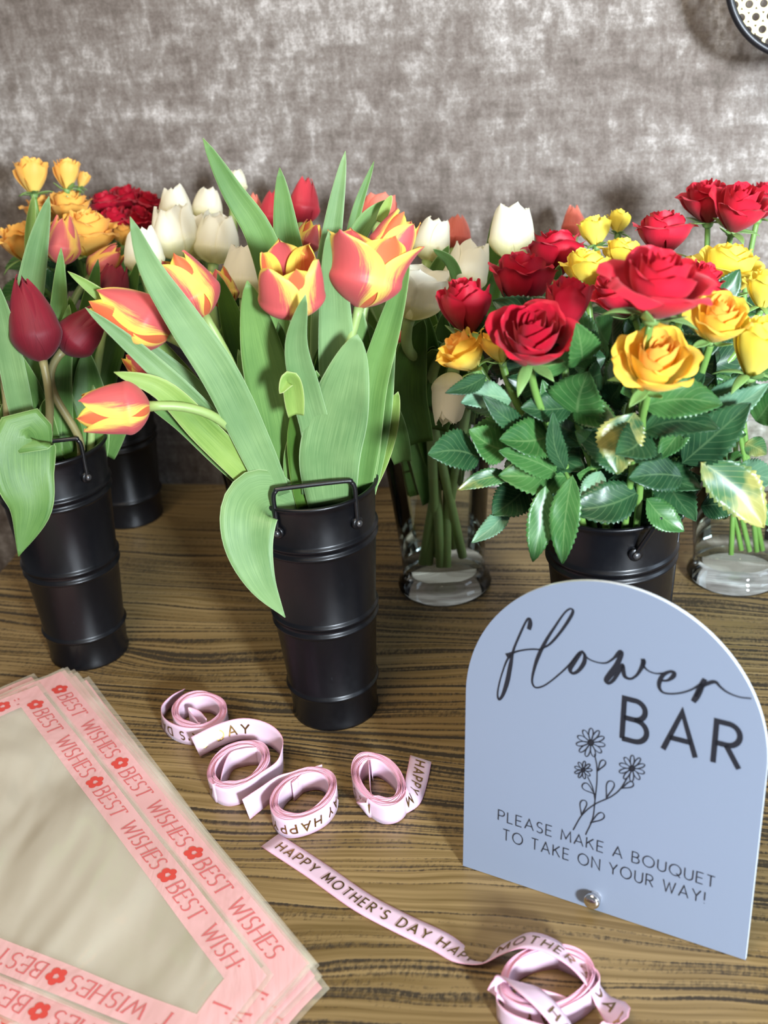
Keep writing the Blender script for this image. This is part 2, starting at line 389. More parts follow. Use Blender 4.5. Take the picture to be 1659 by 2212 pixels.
def stroke_mesh(bm, pts, width, f, contrast=0.0, sub=0):
    """pts: 2D polyline; width a number or one per point; f maps (u, v) to a point in the place"""
    if sub:
        q = [pts[0]]
        for a, b in zip(pts, pts[1:]):
            n = max(1, int(math.hypot(b[0] - a[0], b[1] - a[1]) / sub))
            q += [(a[0] + (b[0] - a[0]) * k / n, a[1] + (b[1] - a[1]) * k / n) for k in range(1, n + 1)]
        pts = q
    prev = None
    n = len(pts)
    closed = n > 3 and abs(pts[0][0] - pts[-1][0]) + abs(pts[0][1] - pts[-1][1]) < 1e-6
    first = None
    for i in range(n):
        a = pts[i - 1] if i else (pts[-2] if closed else pts[0]); b = pts[i + 1] if i < n - 1 else (pts[1] if closed else pts[-1]); p = pts[i]
        d1 = (p[0] - a[0], p[1] - a[1]); d2 = (b[0] - p[0], b[1] - p[1])
        l1 = math.hypot(*d1); l2 = math.hypot(*d2)
        if l1 < 1e-9: d1, l1 = d2, l2
        if l2 < 1e-9: d2, l2 = d1, l1
        d1 = (d1[0] / l1, d1[1] / l1); d2 = (d2[0] / l2, d2[1] / l2)
        t = (d1[0] + d2[0], d1[1] + d2[1]); tl = math.hypot(*t)
        if tl < 1e-6: t = d2; tl = 1
        t = (t[0] / tl, t[1] / tl); nn = (-t[1], t[0])
        c = max(0.45, nn[0] * -d1[1] + nn[1] * d1[0])
        w = width[i] if isinstance(width, (list, tuple)) else width
        w *= (1 - contrast) + contrast * abs(t[1])
        w = w / 2 / c
        L = bm.verts.new(f(p[0] + nn[0] * w, p[1] + nn[1] * w)); R = bm.verts.new(f(p[0] - nn[0] * w, p[1] - nn[1] * w))
        if prev:
            try: bm.faces.new((prev[0], prev[1], R, L))
            except ValueError: pass
        prev = (L, R)
def lettering(name, s, f, height, weight, parent, mat, gap=.22, space=.5, serif=False, contrast=0.0, sub=0.12):
    """f maps (x along in metres, y up in metres) to the place"""
    bm = bmesh.new(); st, w = text_strokes(s, gap, space, serif)
    for p in st: stroke_mesh(bm, p, weight, lambda a, b: f(a * height, b * height), contrast, sub)
    return obj(name, bm, mat, parent, smooth=False)

# ------------------------------------------------------------------ setting
WD = Vector((math.cos(PHI), -math.sin(PHI), 0)); WN = Vector((-math.sin(PHI), -math.cos(PHI), 0))   # along the wall, out of the wall
E0 = onz(395, 1043.5); E0 = E0 - WN * 0.004                         # the table's back edge
RW = Matrix.Translation((E0.x, E0.y, 0)) @ Matrix.Rotation(-PHI, 4, 'Z')   # local x along the wall, local -y into the room
def struct(name, bm, mat, smooth=False):
    o = obj(name, bm, mat, None, smooth); o['kind'] = 'structure'; return o
def rotated(name, build, mat, kind=True, parent=None):
    bm = bmesh.new(); build(bm); o = obj(name, bm, mat, None, False); o.matrix_world = RW
    if kind: o['kind'] = 'structure'
    return o
rotated('wall_back', lambda b: box(b, (-2.2, 0.006, -0.76), (2.2, 0.12, 1.9)), M['wall'])
rotated('floor', lambda b: box(b, (-2.2, -3.2, -0.86), (2.2, 0.12, -0.76)), M['floor'])
rotated('baseboard_back', lambda b: box(b, (-2.2, -0.008, -0.76), (2.2, 0.006, -0.66), bevel=0.002), M['skirt'])

CL = RW.inverted() @ onz(12, 1219)
TX0, TX1, TY0, TY1 = CL.x, 1.05, -1.12, -0.004
tb = bpy.data.objects.new('wooden_table', None); COL.objects.link(tb); tb.matrix_world = RW @ Matrix.Translation((0, 0, -0.76))
tag(tb, 'dark stained wooden table with coarse open grain standing against the grey wall', 'table')
def tpart(name, build, mat):
    bm = bmesh.new(); build(bm); o = obj(name, bm, mat, None, False); o.parent = tb; return o
tpart('tabletop', lambda b: box(b, (TX0, TY0, 0.725), (TX1, TY1, 0.76), bevel=0.003), M['wood'])
for x in (TX0 + .06, TX1 - .06):
    for y in (TY0 + .06, TY1 - .08):
        tpart('leg', lambda b: box(b, (x - .035, y - .035, 0), (x + .035, y + .035, 0.725), bevel=0.003), M['wood'])
tpart('apron', lambda b: (box(b, (TX0 + .05, TY0 + .05, .65), (TX1 - .05, TY0 + .07, .725)), box(b, (TX0 + .05, TY1 - .09, .65), (TX1 - .05, TY1 - .07, .725))), M['wood'])

# round perforated panel hung on the wall, upper right
wy = lambda px, py, gap: (lambda d: CAM + d * (((E0 - CAM).dot(WN) + gap - 0.006) / d.dot(WN)))(ray(px, py))
PC = wy(1750, -56, 0.075); PR = 170 * scale_at(PC)
pan = thing('wall_ornament', PC, 'round cream perforated panel with thin black rim hung on upper right wall', 'wall decor')
def onpanel(a, b, d=0): return PC + WD * a + Vector((0, 0, 1)) * b + WN * d
bm = bmesh.new(); cs = 31 * scale_at(PC); hr = 0.27 * cs
for i in range(-8, 9):
    for j in range(-8, 9):
        cx, cy = cs * (i + 0.5 * (j % 2)), cs * 0.866 * j
        if math.hypot(cx, cy) > PR * 0.99: continue
        N = 18; inn = []; out = []
        for k in range(N):
            a = 2 * PI * k / N
            m = (a + PI / 6) % (PI / 3) - PI / 6
            rr = cs / 2 / math.cos(m)
            ox, oy = cx + rr * math.cos(a), cy + rr * math.sin(a)
            q = math.hypot(ox, oy)
            if q > PR: ox, oy = ox * PR / q, oy * PR / q
            ix, iy = cx + hr * math.cos(a), cy + hr * math.sin(a); q = math.hypot(ix, iy)
            if q > PR: ix, iy = ix * PR / q, iy * PR / q
            inn.append(bm.verts.new(onpanel(ix, iy))); out.append(bm.verts.new(onpanel(ox, oy)))
        for k in range(N): bm.faces.new((inn[k], out[k], out[(k + 1) % N], inn[(k + 1) % N]))
bmesh.ops.remove_doubles(bm, verts=bm.verts, dist=1e-6)
o = obj('perforated_panel', bm, M['cane'], pan, False); md = o.modifiers.new('thickness', 'SOLIDIFY'); md.thickness = 0.002; md.offset = 0
bm = bmesh.new(); tube(bm, [onpanel(PR * math.cos(2 * PI * k / 96), PR * math.sin(2 * PI * k / 96)) for k in range(97)], 0.0038, 10, False); obj('rim', bm, M['black_rim'], pan)
bm = bmesh.new(); tube(bm, [onpanel(0, 0, 0), onpanel(0, 0, -0.074)], 0.012, 16); obj('wall_bracket', bm, M['black_rim'], pan)

# ------------------------------------------------------------------ buckets
BH, RB, RT = 0.33649 * .63, 0.055346 * .63, 0.079201 * .63
def bucket(c, az, label, lean=0.0, handle=True, delta=37):
    t = thing('flower_bucket', (c[0], c[1], 0), label, 'bucket', 'black tin flower buckets')
    rad = lambda u: RB + (RT - RB) * u
    prof = [(0.001, 0.004), (RB - .003, 0.004), (RB - .002, 0), (RB + .0012, 0), (RB + .0016, .002), (RB + .0006, .005)]
    ridges = [.146, .444, .484, .789, .825]
    for u in ridges:
        z = u * BH
        for dz, dr in ((-.0034, 0), (-.0022, .0005), (-.0010, .0016), (0, .0021), (.0010, .0016), (.0022, .0005), (.0034, 0)):
            prof.append((rad(u) + dr, z + dz))
    prof += [(rad(.97), .97 * BH), (RT + .0004, BH - .003), (RT + .0022, BH - .0012), (RT + .0024, BH + .0006), (RT + .001, BH + .0016), (RT - .0008, BH + .0008), (RT - .0014, BH - .002)]
    prof += [(rad(.6) - .0014, .6 * BH), (rad(.04) - .0014, .04 * BH), (0.001, .035 * BH)]
    bm = bmesh.new(); lathe(bm, prof, (c[0], c[1], 0), 96); bd = obj('body', bm, M['bucket'], t)
    bm = bmesh.new()                                                 # folded side seam
    a = math.radians(az + (28 if lean else 150)) - PI / 2
    tube(bm, [Vector((c[0] + (rad(u) + .0003) * math.cos(a), c[1] + (rad(u) + .0003) * math.sin(a), u * BH)) for u in (.02, .3, .6, .97)], .0011, 6); obj('seam', bm, M['bucket'], t)
    if handle:
        u0 = .905; r = rad(u0) + .0022; P = []
        for s in (-1, 1):
            a = math.radians(az + s * delta) - PI / 2
            P.append(Vector((c[0] + r * math.cos(a), c[1] + r * math.sin(a), u0 * BH)))
        aa = math.radians(az) - PI / 2; O = Vector((math.cos(aa), math.sin(aa), 0))
        hh = 0.036; top = Vector((0, 0, 1)) * math.cos(lean) * hh + O * math.sin(lean) * hh
        A, B = P; ch = (B - A).normalized()
        pts = [A, A + top * .45, A + top * .82, A + top * .95 + ch * .0022, A + top + ch * .007, B + top - ch * .007, B + top * .95 - ch * .0022, B + top * .82, B + top * .45, B]
        bm = bmesh.new(); tube(bm, catmull(pts, 60), .0019, 8); h = obj('handle', bm, M['wire'], t)
        for p, s in zip(P, (-1, 1)):
            a = math.radians(az + s * delta) - PI / 2; n = Vector((math.cos(a), math.sin(a), 0))
            bm = bmesh.new(); tube(bm, [p - n * .0022, p + n * .0004, p + n * .0012], [.0052, .0052, .0042], 20); e = obj('ear', bm, M['bucket'], t)
            bm = bmesh.new(); tube(bm, [p + n * .001, p + n * .0028, p + n * .0036], [.003, .0026, .0012], 14); obj('rivet', bm, M['rivet'], e)
    return t
CB = Vector((-.086213 * .63, 1.414796 * .63, 0)); LB = Vector((-.452926 * .63, 1.608046 * .63, 0)); RBK = Vector((.263317 * .63, 1.30293 * .63, 0))
_b = onz(284, 1112); BB = Vector((_b.x, _b.y, 0))
bucket(CB, 5, 'tall black tin bucket with wire handle at the table centre, leaf drooping over its rim')
bucket(LB, 6, 'tall black tin bucket at left holding dark red tulips, beside the gift bags', delta=42)
bucket(RBK, 50, 'black tin bucket of roses standing directly behind the frosted sign', lean=.5, delta=42)
bucket(BB, 150, 'black tin bucket in the back left corner against the wall')

# ------------------------------------------------------------------ glass vases
def vase(c, h, r0, r1, label, wl, water=.55):
    t = thing('glass_vase', (c[0], c[1], 0), label, 'vase', 'clear glass vases')
    r = lambda u: r0 + (r1 - r0) * u ** 1.25
    bm = bmesh.new()
    prof = [(r(u), .022 + (h - .022) * u) for u in [i / 14 for i in range(15)]] + [(r1 + .0012, h + .0012), (r1 - .0012, h + .0008), (r1 - .0025, h - .003)]
    lathe(bm, prof, (c[0], c[1], 0), 64); obj('bowl', bm, M['glass'], t)
    bm = bmesh.new(); lathe(bm, [(.0005, 0), (r0 * 1.02, 0), (r0 * 1.12, .0015), (r0 * 1.14, .005), (r0 * 1.07, .009), (r0 * 1.0, .014), (r0 * 1.0, .0215), (.0005, .0215)], (c[0], c[1], 0.0003), 64); obj('foot', bm, M['glass_foot'], t)
    bm = bmesh.new(); n = 10
    pr = [(.0005, .0225)] + [(r(u) - .002, .0225 + (h - .0225) * u) for u in [water * i / n for i in range(n + 1)]] + [(.0005, .0225 + (h - .0225) * water)]
    lathe(bm, pr, (c[0], c[1], 0), 48)
    o = obj('vase_water', bm, M['water'], None); o.location = (0, 0, 0)
    tag(o, wl, 'water', 'water in the glass vases')
    return t
_v = onz(961, 1262); V1 = Vector((_v.x, _v.y, 0)); s1 = scale_at(_v)
vase(V1, .212, 88 * s1, 128 * s1, 'clear glass vase of cream tulips between the centre bucket and the rose bucket', 'clear water around cream tulip stems between the centre and rose buckets')
_v = onz(1588, 1240); V2 = Vector((_v.x, _v.y, 0)); s2 = scale_at(_v)
vase(V2, .195, 90 * s2, 128 * s2, 'clear glass vase at right table edge behind the frosted sign', 'clear water around the stems at the right table edge', .75)
V3 = Vector((-.155, 1.125, 0))
_v = onz(596, 1215); V3 = Vector((_v.x, _v.y, 0)); s3 = scale_at(_v)
vase(V3, .205, 72 * s3, 112 * s3, 'clear glass vase partly hidden behind the centre bucket and its drooping leaf', 'clear water half hidden behind the drooping leaf of the centre bucket')
# ------------------------------------------------------------------ frosted sign
SBL = onz(1000, 1870, .0006); SBR = onz(1610, 2074, .0006)
SU = (SBR - SBL).normalized(); SN0 = Vector((SU.y, -SU.x, 0)); _al = math.radians(7.5)
SV = Vector((0, 0, 1)) * math.cos(_al) - SN0 * math.sin(_al); SN = SU.cross(SV)
if SN.dot(CAM - SBL) < 0: SN = -SN
SW = (SBR - SBL).length
def son(px, py):                       # a pixel on the sign's face -> (u, v)
    d = ray(px, py); P = CAM + d * ((SBL - CAM).dot(SN) / d.dot(SN)) - SBL
    return (P.dot(SU), P.dot(SV))
def sp(u, v, d=.0004): return SBL + SU * u + SV * v + SN * d
sign = thing('tabletop_sign', (SBL + SBR) / 2, 'arched frosted acrylic sign lettered flower BAR standing at the right front', 'sign')
hs = .219 * .63
outl = [(0, 0), (SW, 0), (SW, hs)] + [(SW / 2 + SW / 2 * math.cos(PI * k / 64), hs + SW / 2 * math.sin(PI * k / 64)) for k in range(1, 64)] + [(0, hs)]
bm = bmesh.new(); F = [bm.verts.new(sp(u, v, 0)) for u, v in outl]; K = [bm.verts.new(sp(u, v, -.003)) for u, v in outl]
f1 = bm.faces.new(F); f2 = bm.faces.new(K[::-1]); n = len(outl)
for i in range(n):
    f = bm.faces.new((F[(i + 1) % n], F[i], K[i], K[(i + 1) % n])); f.material_index = 1
obj('panel', bm, [M['acrylic'], M['acrylic_edge']], sign, False)
cs5 = lambda x, y: son(980 + x * 679 / 1659, 1240 + y * 860 / 2101)
def script_stroke(bm, pts, n=None):
    uv = [cs5(x, y) for x, y, w in pts]; k = n or len(pts) * 7
    c = catmull([Vector((u, v, w)) for (u, v), (_, _, w) in zip(uv, pts)], k)
    sc5 = SW / 1500 * .92
    stroke_mesh(bm, [(p.x, p.y) for p in c], [max(p.z, 5.5) * sc5 * 1.22 for p in c], lambda a, b: sp(a, b))
bm = bmesh.new()
for st in ([(398, 292, 18), (406, 262, 20), (403, 236, 12), (386, 246, 8), (355, 310, 9), (318, 400, 10), (302, 480, 18), (284, 570, 20), (260, 640, 14), (240, 660, 10), (234, 630, 7), (243, 575, 6), (262, 510, 6), (283, 455, 8), (305, 425, 10)],
           [(280, 430, 20), (292, 426, 18), (310, 416, 10), (360, 402, 7), (415, 396, 7), (458, 398, 7)],
           [(452, 400, 6), (510, 368, 9), (570, 300, 11), (618, 228, 13), (632, 194, 11), (616, 183, 7), (585, 207, 7), (540, 272, 9), (490, 350, 13), (450, 430, 16), (427, 500, 12), (416, 560, 9), (426, 592, 9), (450, 598, 7), (490, 582, 6), (550, 536, 6), (612, 478, 7), (660, 420, 9), (686, 408, 12)],
           [(672, 415, 14), (636, 465, 20), (616, 502, 18), (630, 523, 12), (660, 510, 14), (690, 468, 18), (694, 430, 14), (682, 408, 10)],
           [(690, 425, 8), (716, 448, 7), (760, 465, 6), (806, 468, 7), (845, 445, 9), (878, 412, 18), (886, 424, 20), (862, 480, 22), (828, 530, 26), (808, 560, 22), (820, 576, 12), (846, 558, 14), (872, 515, 18), (892, 482, 18), (898, 512, 18), (906, 540, 16), (935, 552, 10), (966, 535, 10), (990, 500, 15), (1004, 465, 20), (1000, 446, 16)],
           [(1000, 452, 16), (1006, 485, 10), (1030, 510, 7), (1070, 524, 6), (1112, 522, 7)],
           [(1095, 562, 8), (1132, 560, 10), (1160, 540, 18), (1166, 521, 16), (1145, 514, 12), (1110, 530, 16), (1089, 565, 18), (1088, 600, 14), (1110, 625, 9), (1160, 631, 7), (1215, 623, 7), (1265, 605, 7), (1312, 575, 10)],
           [(1328, 552, 18), (1310, 590, 24), (1287, 640, 26), (1266, 674, 20)],
           [(1278, 645, 12), (1310, 596, 14), (1350, 574, 16), (1384, 569, 14), (1410, 595, 10), (1450, 625, 8), (1510, 648, 6), (1572, 656, 6)]):
    script_stroke(bm, st)
obj('script_lettering', bm, M['ink'], sign, False)
def sign_text(name, s, x0, y0, x1, y1, xt, yt, wt, gap, space):
    a, b, t = (Vector(cs5(*q)) for q in ((x0, y0), (x1, y1), (xt, yt)))
    st, w = text_strokes(s, gap, space); e = (b - a); hgt = abs((t - a).cross(e.normalized()) if False else (t - a).dot(Vector((-e.y, e.x)).normalized()))
    eu = e / w; ev = Vector((-e.y, e.x)).normalized() * hgt
    bm = bmesh.new()
    for p in st: stroke_mesh(bm, p, wt, lambda u, v: sp(*(a + eu * u + ev * v)))
    return obj(name, bm, M['ink'], sign, False)
sign_text('capital_lettering', 'BAR', 890, 866, 1506, 1028, 911, 656, .125, .42, .5)
sign_text('message_line', 'PLEASE MAKE A BOUQUET', 237, 1296, 1376, 1655, 243, 1244, .085, .30, .55)
sign_text('message_line', 'TO TAKE ON YOUR WAY!', 262, 1400, 1325, 1738, 276, 1348, .085, .32, .55)
bm = bmesh.new(); lw = 5.2 * SW / 1500
def crop_line(pts, w=lw): stroke_mesh(bm, [(p.x, p.y) for p in catmull([Vector(cs5(*q)).to_3d() for q in pts], len(pts) * 8)], w, lambda a, b: sp(a, b))
for cx, cy, R, n, a0 in ((725, 889, 78, 11, 10), (685, 1033, 48, 9, 0), (943, 1025, 71, 10, 20)):
    for k in range(n):
        a = math.radians(a0 + 360 * k / n); ca, sa = math.cos(a), math.sin(a); q = []
        for j in range(17):
            t = j / 16 * 2 * PI; x = R * (.58 - .40 * math.cos(t)); y = R * (.155 * math.sin(t)) * (.75 + .35 * (x / R)); q.append((cx + x * ca - y * sa, cy + x * sa + y * ca))
        crop_line(q, lw * .9)
    C0 = Vector(cs5(cx, cy)); rr = R * .19 * SW / 1500
    bm.faces.new([bm.verts.new(sp(C0.x + rr * math.cos(2 * PI * j / 20), C0.y + rr * math.sin(2 * PI * j / 20))) for j in range(20)])
for q in ([(745, 950), (757, 1010), (758, 1090), (748, 1190), (735, 1290), (698, 1375)], [(708, 1068), (735, 1125), (748, 1190)], [(918, 1075), (880, 1135), (830, 1175), (745, 1215), (680, 1270), (632, 1350)]): crop_line(q)
for (bx, by), (tx, ty) in (((762, 1038), (798, 983)), ((746, 1160), (684, 1108)), ((808, 1180), (836, 1092)), ((888, 1130), (950, 1103)), ((676, 1272), (690, 1193)), ((724, 1312), (794, 1266))):
    dx, dy = tx - bx, ty - by; q = []
    for j in range(17):
        t = j / 16; s = math.sin(PI * t); q.append((bx + dx * math.sin(PI * t / 1) ** .8 - dy * .22 * math.sin(2 * PI * t), by + dy * math.sin(PI * t) ** .8 + dx * .22 * math.sin(2 * PI * t)))
    crop_line(q)
obj('flower_drawing', bm, M['ink'], sign, False)
u, v = son(1285, 1937); bm = bmesh.new()
pr = [(.0045, 0), (.0045, .004), (.0056, .0045), (.0056, .006), (.005, .0072), (.003, .0082), (.0005, .0085)]
rows = [[sp(u + r * math.cos(2 * PI * k / 32), v + r * math.sin(2 * PI * k / 32), d) for k in range(32)] for r, d in pr]
V = grid(bm, rows, close=True); bm.faces.new(V[-1]); obj('standoff_screw', bm, M['chrome'], sign)['label'] = 'shiny chrome screw'
bm = bmesh.new(); box(bm, (-.035, -.05, .0), (.035, -.0075, .022), Matrix.Translation(((SBL + SBR) / 2).to_tuple()) @ Matrix(((SU.x, SN0.x, 0, 0), (SU.y, SN0.y, 0, 0), (0, 0, 1, 0), (0, 0, 0, 1))), .001)
obj('stand_block', bm, M['acrylic'], sign, False)

# ------------------------------------------------------------------ ribbons
RWID = .0175
def ribbon(label, ctrl, text=None, coil=None, tailfirst=False, name='ribbon_coil', width=RWID, group='pink satin ribbon rolls'):
    """ctrl: list of (point, lean 0 standing .. 1 flat); coil = centre for the outward side"""
    P4 = catmull([Vector((p.x, p.y, p.z)).to_4d() for p, l in ctrl], len(ctrl) * 6) if False else None
    pts = catmull([p for p, l in ctrl], len(ctrl) * 5); ln = [v.x for v in catmull([Vector((l, 0, 0)) for p, l in ctrl], len(ctrl) * 5)]
    n = len(pts); fr = []; s = [0]
    for a, b in zip(pts, pts[1:]): s.append(s[-1] + (b - a).length)
    Z = Vector((0, 0, 1))
    for i in range(n):
        T = (pts[min(i + 1, n - 1)] - pts[max(i - 1, 0)]).normalized(); side = Z.cross(T)
        side = side.normalized() if side.length > 1e-6 else Vector((1, 0, 0))
        a = min(max(ln[i], -1.3), 1.6) * PI / 2; up = (Z - T * Z.dot(T)).normalized()
        fr.append((pts[i], T, up * math.cos(a) + side * math.sin(a)))
    mid = sum(pts, Vector()) / n
    t = thing(name, Vector((mid.x, mid.y, 0)), label, 'ribbon', group)
    bm = bmesh.new(); rows = []; uvs = []
    for i, (p, T, U) in enumerate(fr):
        N = T.cross(U)
        rows.append([p + U * (width * k / 4) for k in range(5)]); uvs.append([(k / 4, s[i] / width) for k in range(5)])
    grid(bm, rows, uvs); o = obj('ribbon', bm, M['satin'], t); md = o.modifiers.new('thickness', 'SOLIDIFY'); md.thickness = .00035; md.offset = 0
    def place(d, h, off):
        d = min(max(d, 0), s[-1]); j = 0
        lo, hi = 0, n - 1
        while hi - lo > 1:
            m = (lo + hi) // 2
            if s[m] <= d: lo = m
            else: hi = m
        k = (d - s[lo]) / max(s[hi] - s[lo], 1e-9)
        p = fr[lo][0].lerp(fr[hi][0], k); T = fr[lo][1].lerp(fr[hi][1], k).normalized(); U = fr[lo][2].lerp(fr[hi][2], k).normalized()
        return p + U * h + T.cross(U) * off
    for (txt, d0, flip, face) in (text or []):
        # d0 from the end of the ribbon if negative
        hgt = .0078; gap, space = .46, .72; st, w = text_strokes(txt, gap, space); wl = w * hgt
        d0 = d0 if d0 >= 0 else s[-1] + d0
        dv = -1 if flip else 1; dirn = dv * face
        bm = bmesh.new(); off = .0008 * face
        for p in st: stroke_mesh(bm, p, .15, lambda a, b: place(d0 + dirn * a * hgt, width / 2 + dv * (b - .5) * hgt, off), 0, .10)
        obj('lettering', bm, M['gold'], t, False)
    return t
def coil_path(maj0, maj1, min0, min1, inner, turns, end_deg, dirn, z=RWID):
    a0, a1, b0, b1 = (onz(x, y, z) for x, y in (maj0, maj1, min0, min1))
    c = (a0 + a1 + b0 + b1) / 4; A = (a1 - a0) / 2; Bv = (b1 - b0) / 2; c.z = 0; A.z = 0; Bv.z = 0
    N = int(turns * 14); out = []
    for i in range(N + 1):
        f = i / N; th = math.radians(end_deg) - dirn * (1 - f) * turns * 2 * PI; k = inner + (1 - inner) * f
        lc = random.Random(i * 7).uniform(-.005, .005) if 6 < i < N - 10 else 0
        out.append((c + (A * math.cos(th) + Bv * math.sin(th)) * (k + lc) + Vector((0, 0, .0006 + .0007 * math.sin(i * 1.7))), 0.0))
    return out, c
G = lambda x, y, l=0.0, z=.0006: (onz(x, y, z), l)
cp, c = coil_path((369, 1540), (490, 1530), (426, 1492), (434, 1573), .72, 8, 95, 1)
cp = [G(452, 1590), G(436, 1572), G(412, 1566), G(395, 1575)][:3] + cp + [G(395, 1606), G(362, 1588), G(349, 1562, -.1), G(364, 1532, -.25), G(388, 1512, -.35)]
ribbon('pink ribbon coil nearest the left bucket, leftmost of four, loose end standing up', cp, [("ER'S DAY", -.098, True, -1)], c)
cp, c = coil_path((452, 1678), (586, 1622), (500, 1606), (524, 1696), .62, 6, 110, -1)
cp = [G(572, 1650), G(548, 1642), G(515, 1655)] + cp
cp, c = coil_path((452, 1678), (586, 1622), (500, 1606), (524, 1696), .73, 8, 150, -1)
cp = [G(560, 1652), G(530, 1655), G(500, 1668)] + cp + [G(470, 1724), G(500, 1737), G(535, 1728), G(572, 1706), G(602, 1684), G(612, 1660, 0, .003), G(606, 1632, -.1, .005), G(575, 1607, -.2, .008), G(530, 1597, -.25, .009), G(485, 1608, -.3, .007), G(432, 1634, -.3, .003)]
ribbon('second pink ribbon coil from the left, a big loop arching around its back', cp, [("DAY HAPPY", -.128, True, 1), ("S DAY", -.005, False, -1)], c)
cp, c = coil_path((583, 1746), (727, 1684), (640, 1664), (668, 1762), .74, 8, 262, -1)
cp = [G(700, 1690), G(668, 1702), G(636, 1730)] + cp + [G(604, 1716), G(574, 1742, -.1), G(540, 1770, -.2)]
ribbon('third pink ribbon coil from the left, tail crossing towards its left neighbour', cp, [("DAY HAPPY", -.095, True, 1)], c)
cp, c = coil_path((786, 1630), (858, 1746), (862, 1662), (766, 1694), .68, 8, 60, -1)
cp = [G(806, 1688), G(800, 1672)] + cp + [G(800, 1766), G(850, 1766), G(884, 1754, .15), G(909, 1733, .45, .001), G(923, 1690, .72, .002), G(932, 1646, .78, .003)]
ribbon('pink ribbon coil squashed narrow, nearest the sign, loose end reading HAPPY', cp, [("HAPPY MOTHER'S DAY", -.004, True, 1)], c)
cp, c = coil_path((1096, 2160), (1272, 2066), (1128, 2052), (1238, 2158), .80, 6, -60, 1)
a5 = [G(583, 1815, 1, .0012), G(680, 1878, 1, .0012), G(780, 1948, 1, .002), G(870, 1996, 1, .0012), G(950, 2034, 1, .0012), G(995, 2058, 1.15, .003), G(1040, 2062, 1.42, .006), G(1085, 2042, 1.25, .013), G(1135, 2028, 1.10, .021), G(1195, 2040, 1.18, .024), G(1250, 2072, 1.38, .022), G(1292, 2120, 1.42, .018), G(1314, 2170, 1.3, .010), G(1318, 2240), G(1270, 2275), G(1190, 2262), G(1110, 2236), G(1076, 2206), G(1078, 2180)]
a5 = [(p - (Vector((0, 0, 1)).cross((b[0] - a[0]).normalized()) * RWID / 2 if l > .8 else Vector()), l) for (p, l), a, b in zip(a5, [a5[0]] + a5[:-1], a5[1:] + [a5[-1]])]
ribbon('long pink ribbon lying flat across the table front and running to the bottom edge coil', a5, [("HAPPY MOTHER'S DAY", .010, False, 1), ("HAPPY MOTHER'S DAY", .163, False, 1), ], None, name='ribbon_length', group=None)
cp2 = [G(1258, 2262, .5, .004), G(1236, 2215, .7, .014), G(1200, 2165, .75, .024), G(1160, 2132, .7, .026), G(1122, 2128, .4, .014), G(1106, 2158, .05, .002)]
ribbon('large pink ribbon coil at the bottom edge in front of the sign', cp2 + cp[6:] + [G(1290, 2140), G(1270, 2190), G(1200, 2230)], [("HAPPY MOTHER", .028, True, 1), ("HAPPY MOTHER'S DAY", -.30, True, -1)], c)

# ------------------------------------------------------------------ flower sleeves
def sleeve_poly(dx=0, dy=0, rot=0, inset=0):
    P = [Vector((-.300, .968, 0)), Vector((-.068, .595, 0)), Vector((-.138, .497, 0)), Vector((-.590, .758, 0))]
    c = sum(P, Vector()) / 4
    P = [c + Matrix.Rotation(rot, 3, 'Z') @ (p - c) + Vector((dx, dy, 0)) for p in P]
    return inset_poly(P, inset) if inset else P
def inset_poly(P, d):
    out = []; n = len(P)
    for i in range(n):
        a, b, c = P[i - 1], P[i], P[(i + 1) % n]
        n1 = (b - a).normalized(); n2 = (c - b).normalized()
        m1 = Vector((n1.y, -n1.x, 0)); m2 = Vector((n2.y, -n2.x, 0))    # right of a clockwise path = inside
        k = (m1 + m2).normalized(); out.append(b + k * (d / max(.3, k.dot(m1))))
    return out
def inset_front(P):
    e = (P[1] - P[0]).normalized(); m = Vector((e.y, -e.x, 0)); f = (P[3] - P[2]).normalized(); k = Vector((f.y, -f.x, 0))
    return [P[0] + m * .026 + e * .012, P[1] + m * .026 - e * .006, P[2] + k * .024 - e * .006, P[3] + k * .024 + e * .012]
def bil(P, a, b): return P[0].lerp(P[1], a).lerp(P[3].lerp(P[2], a), b)
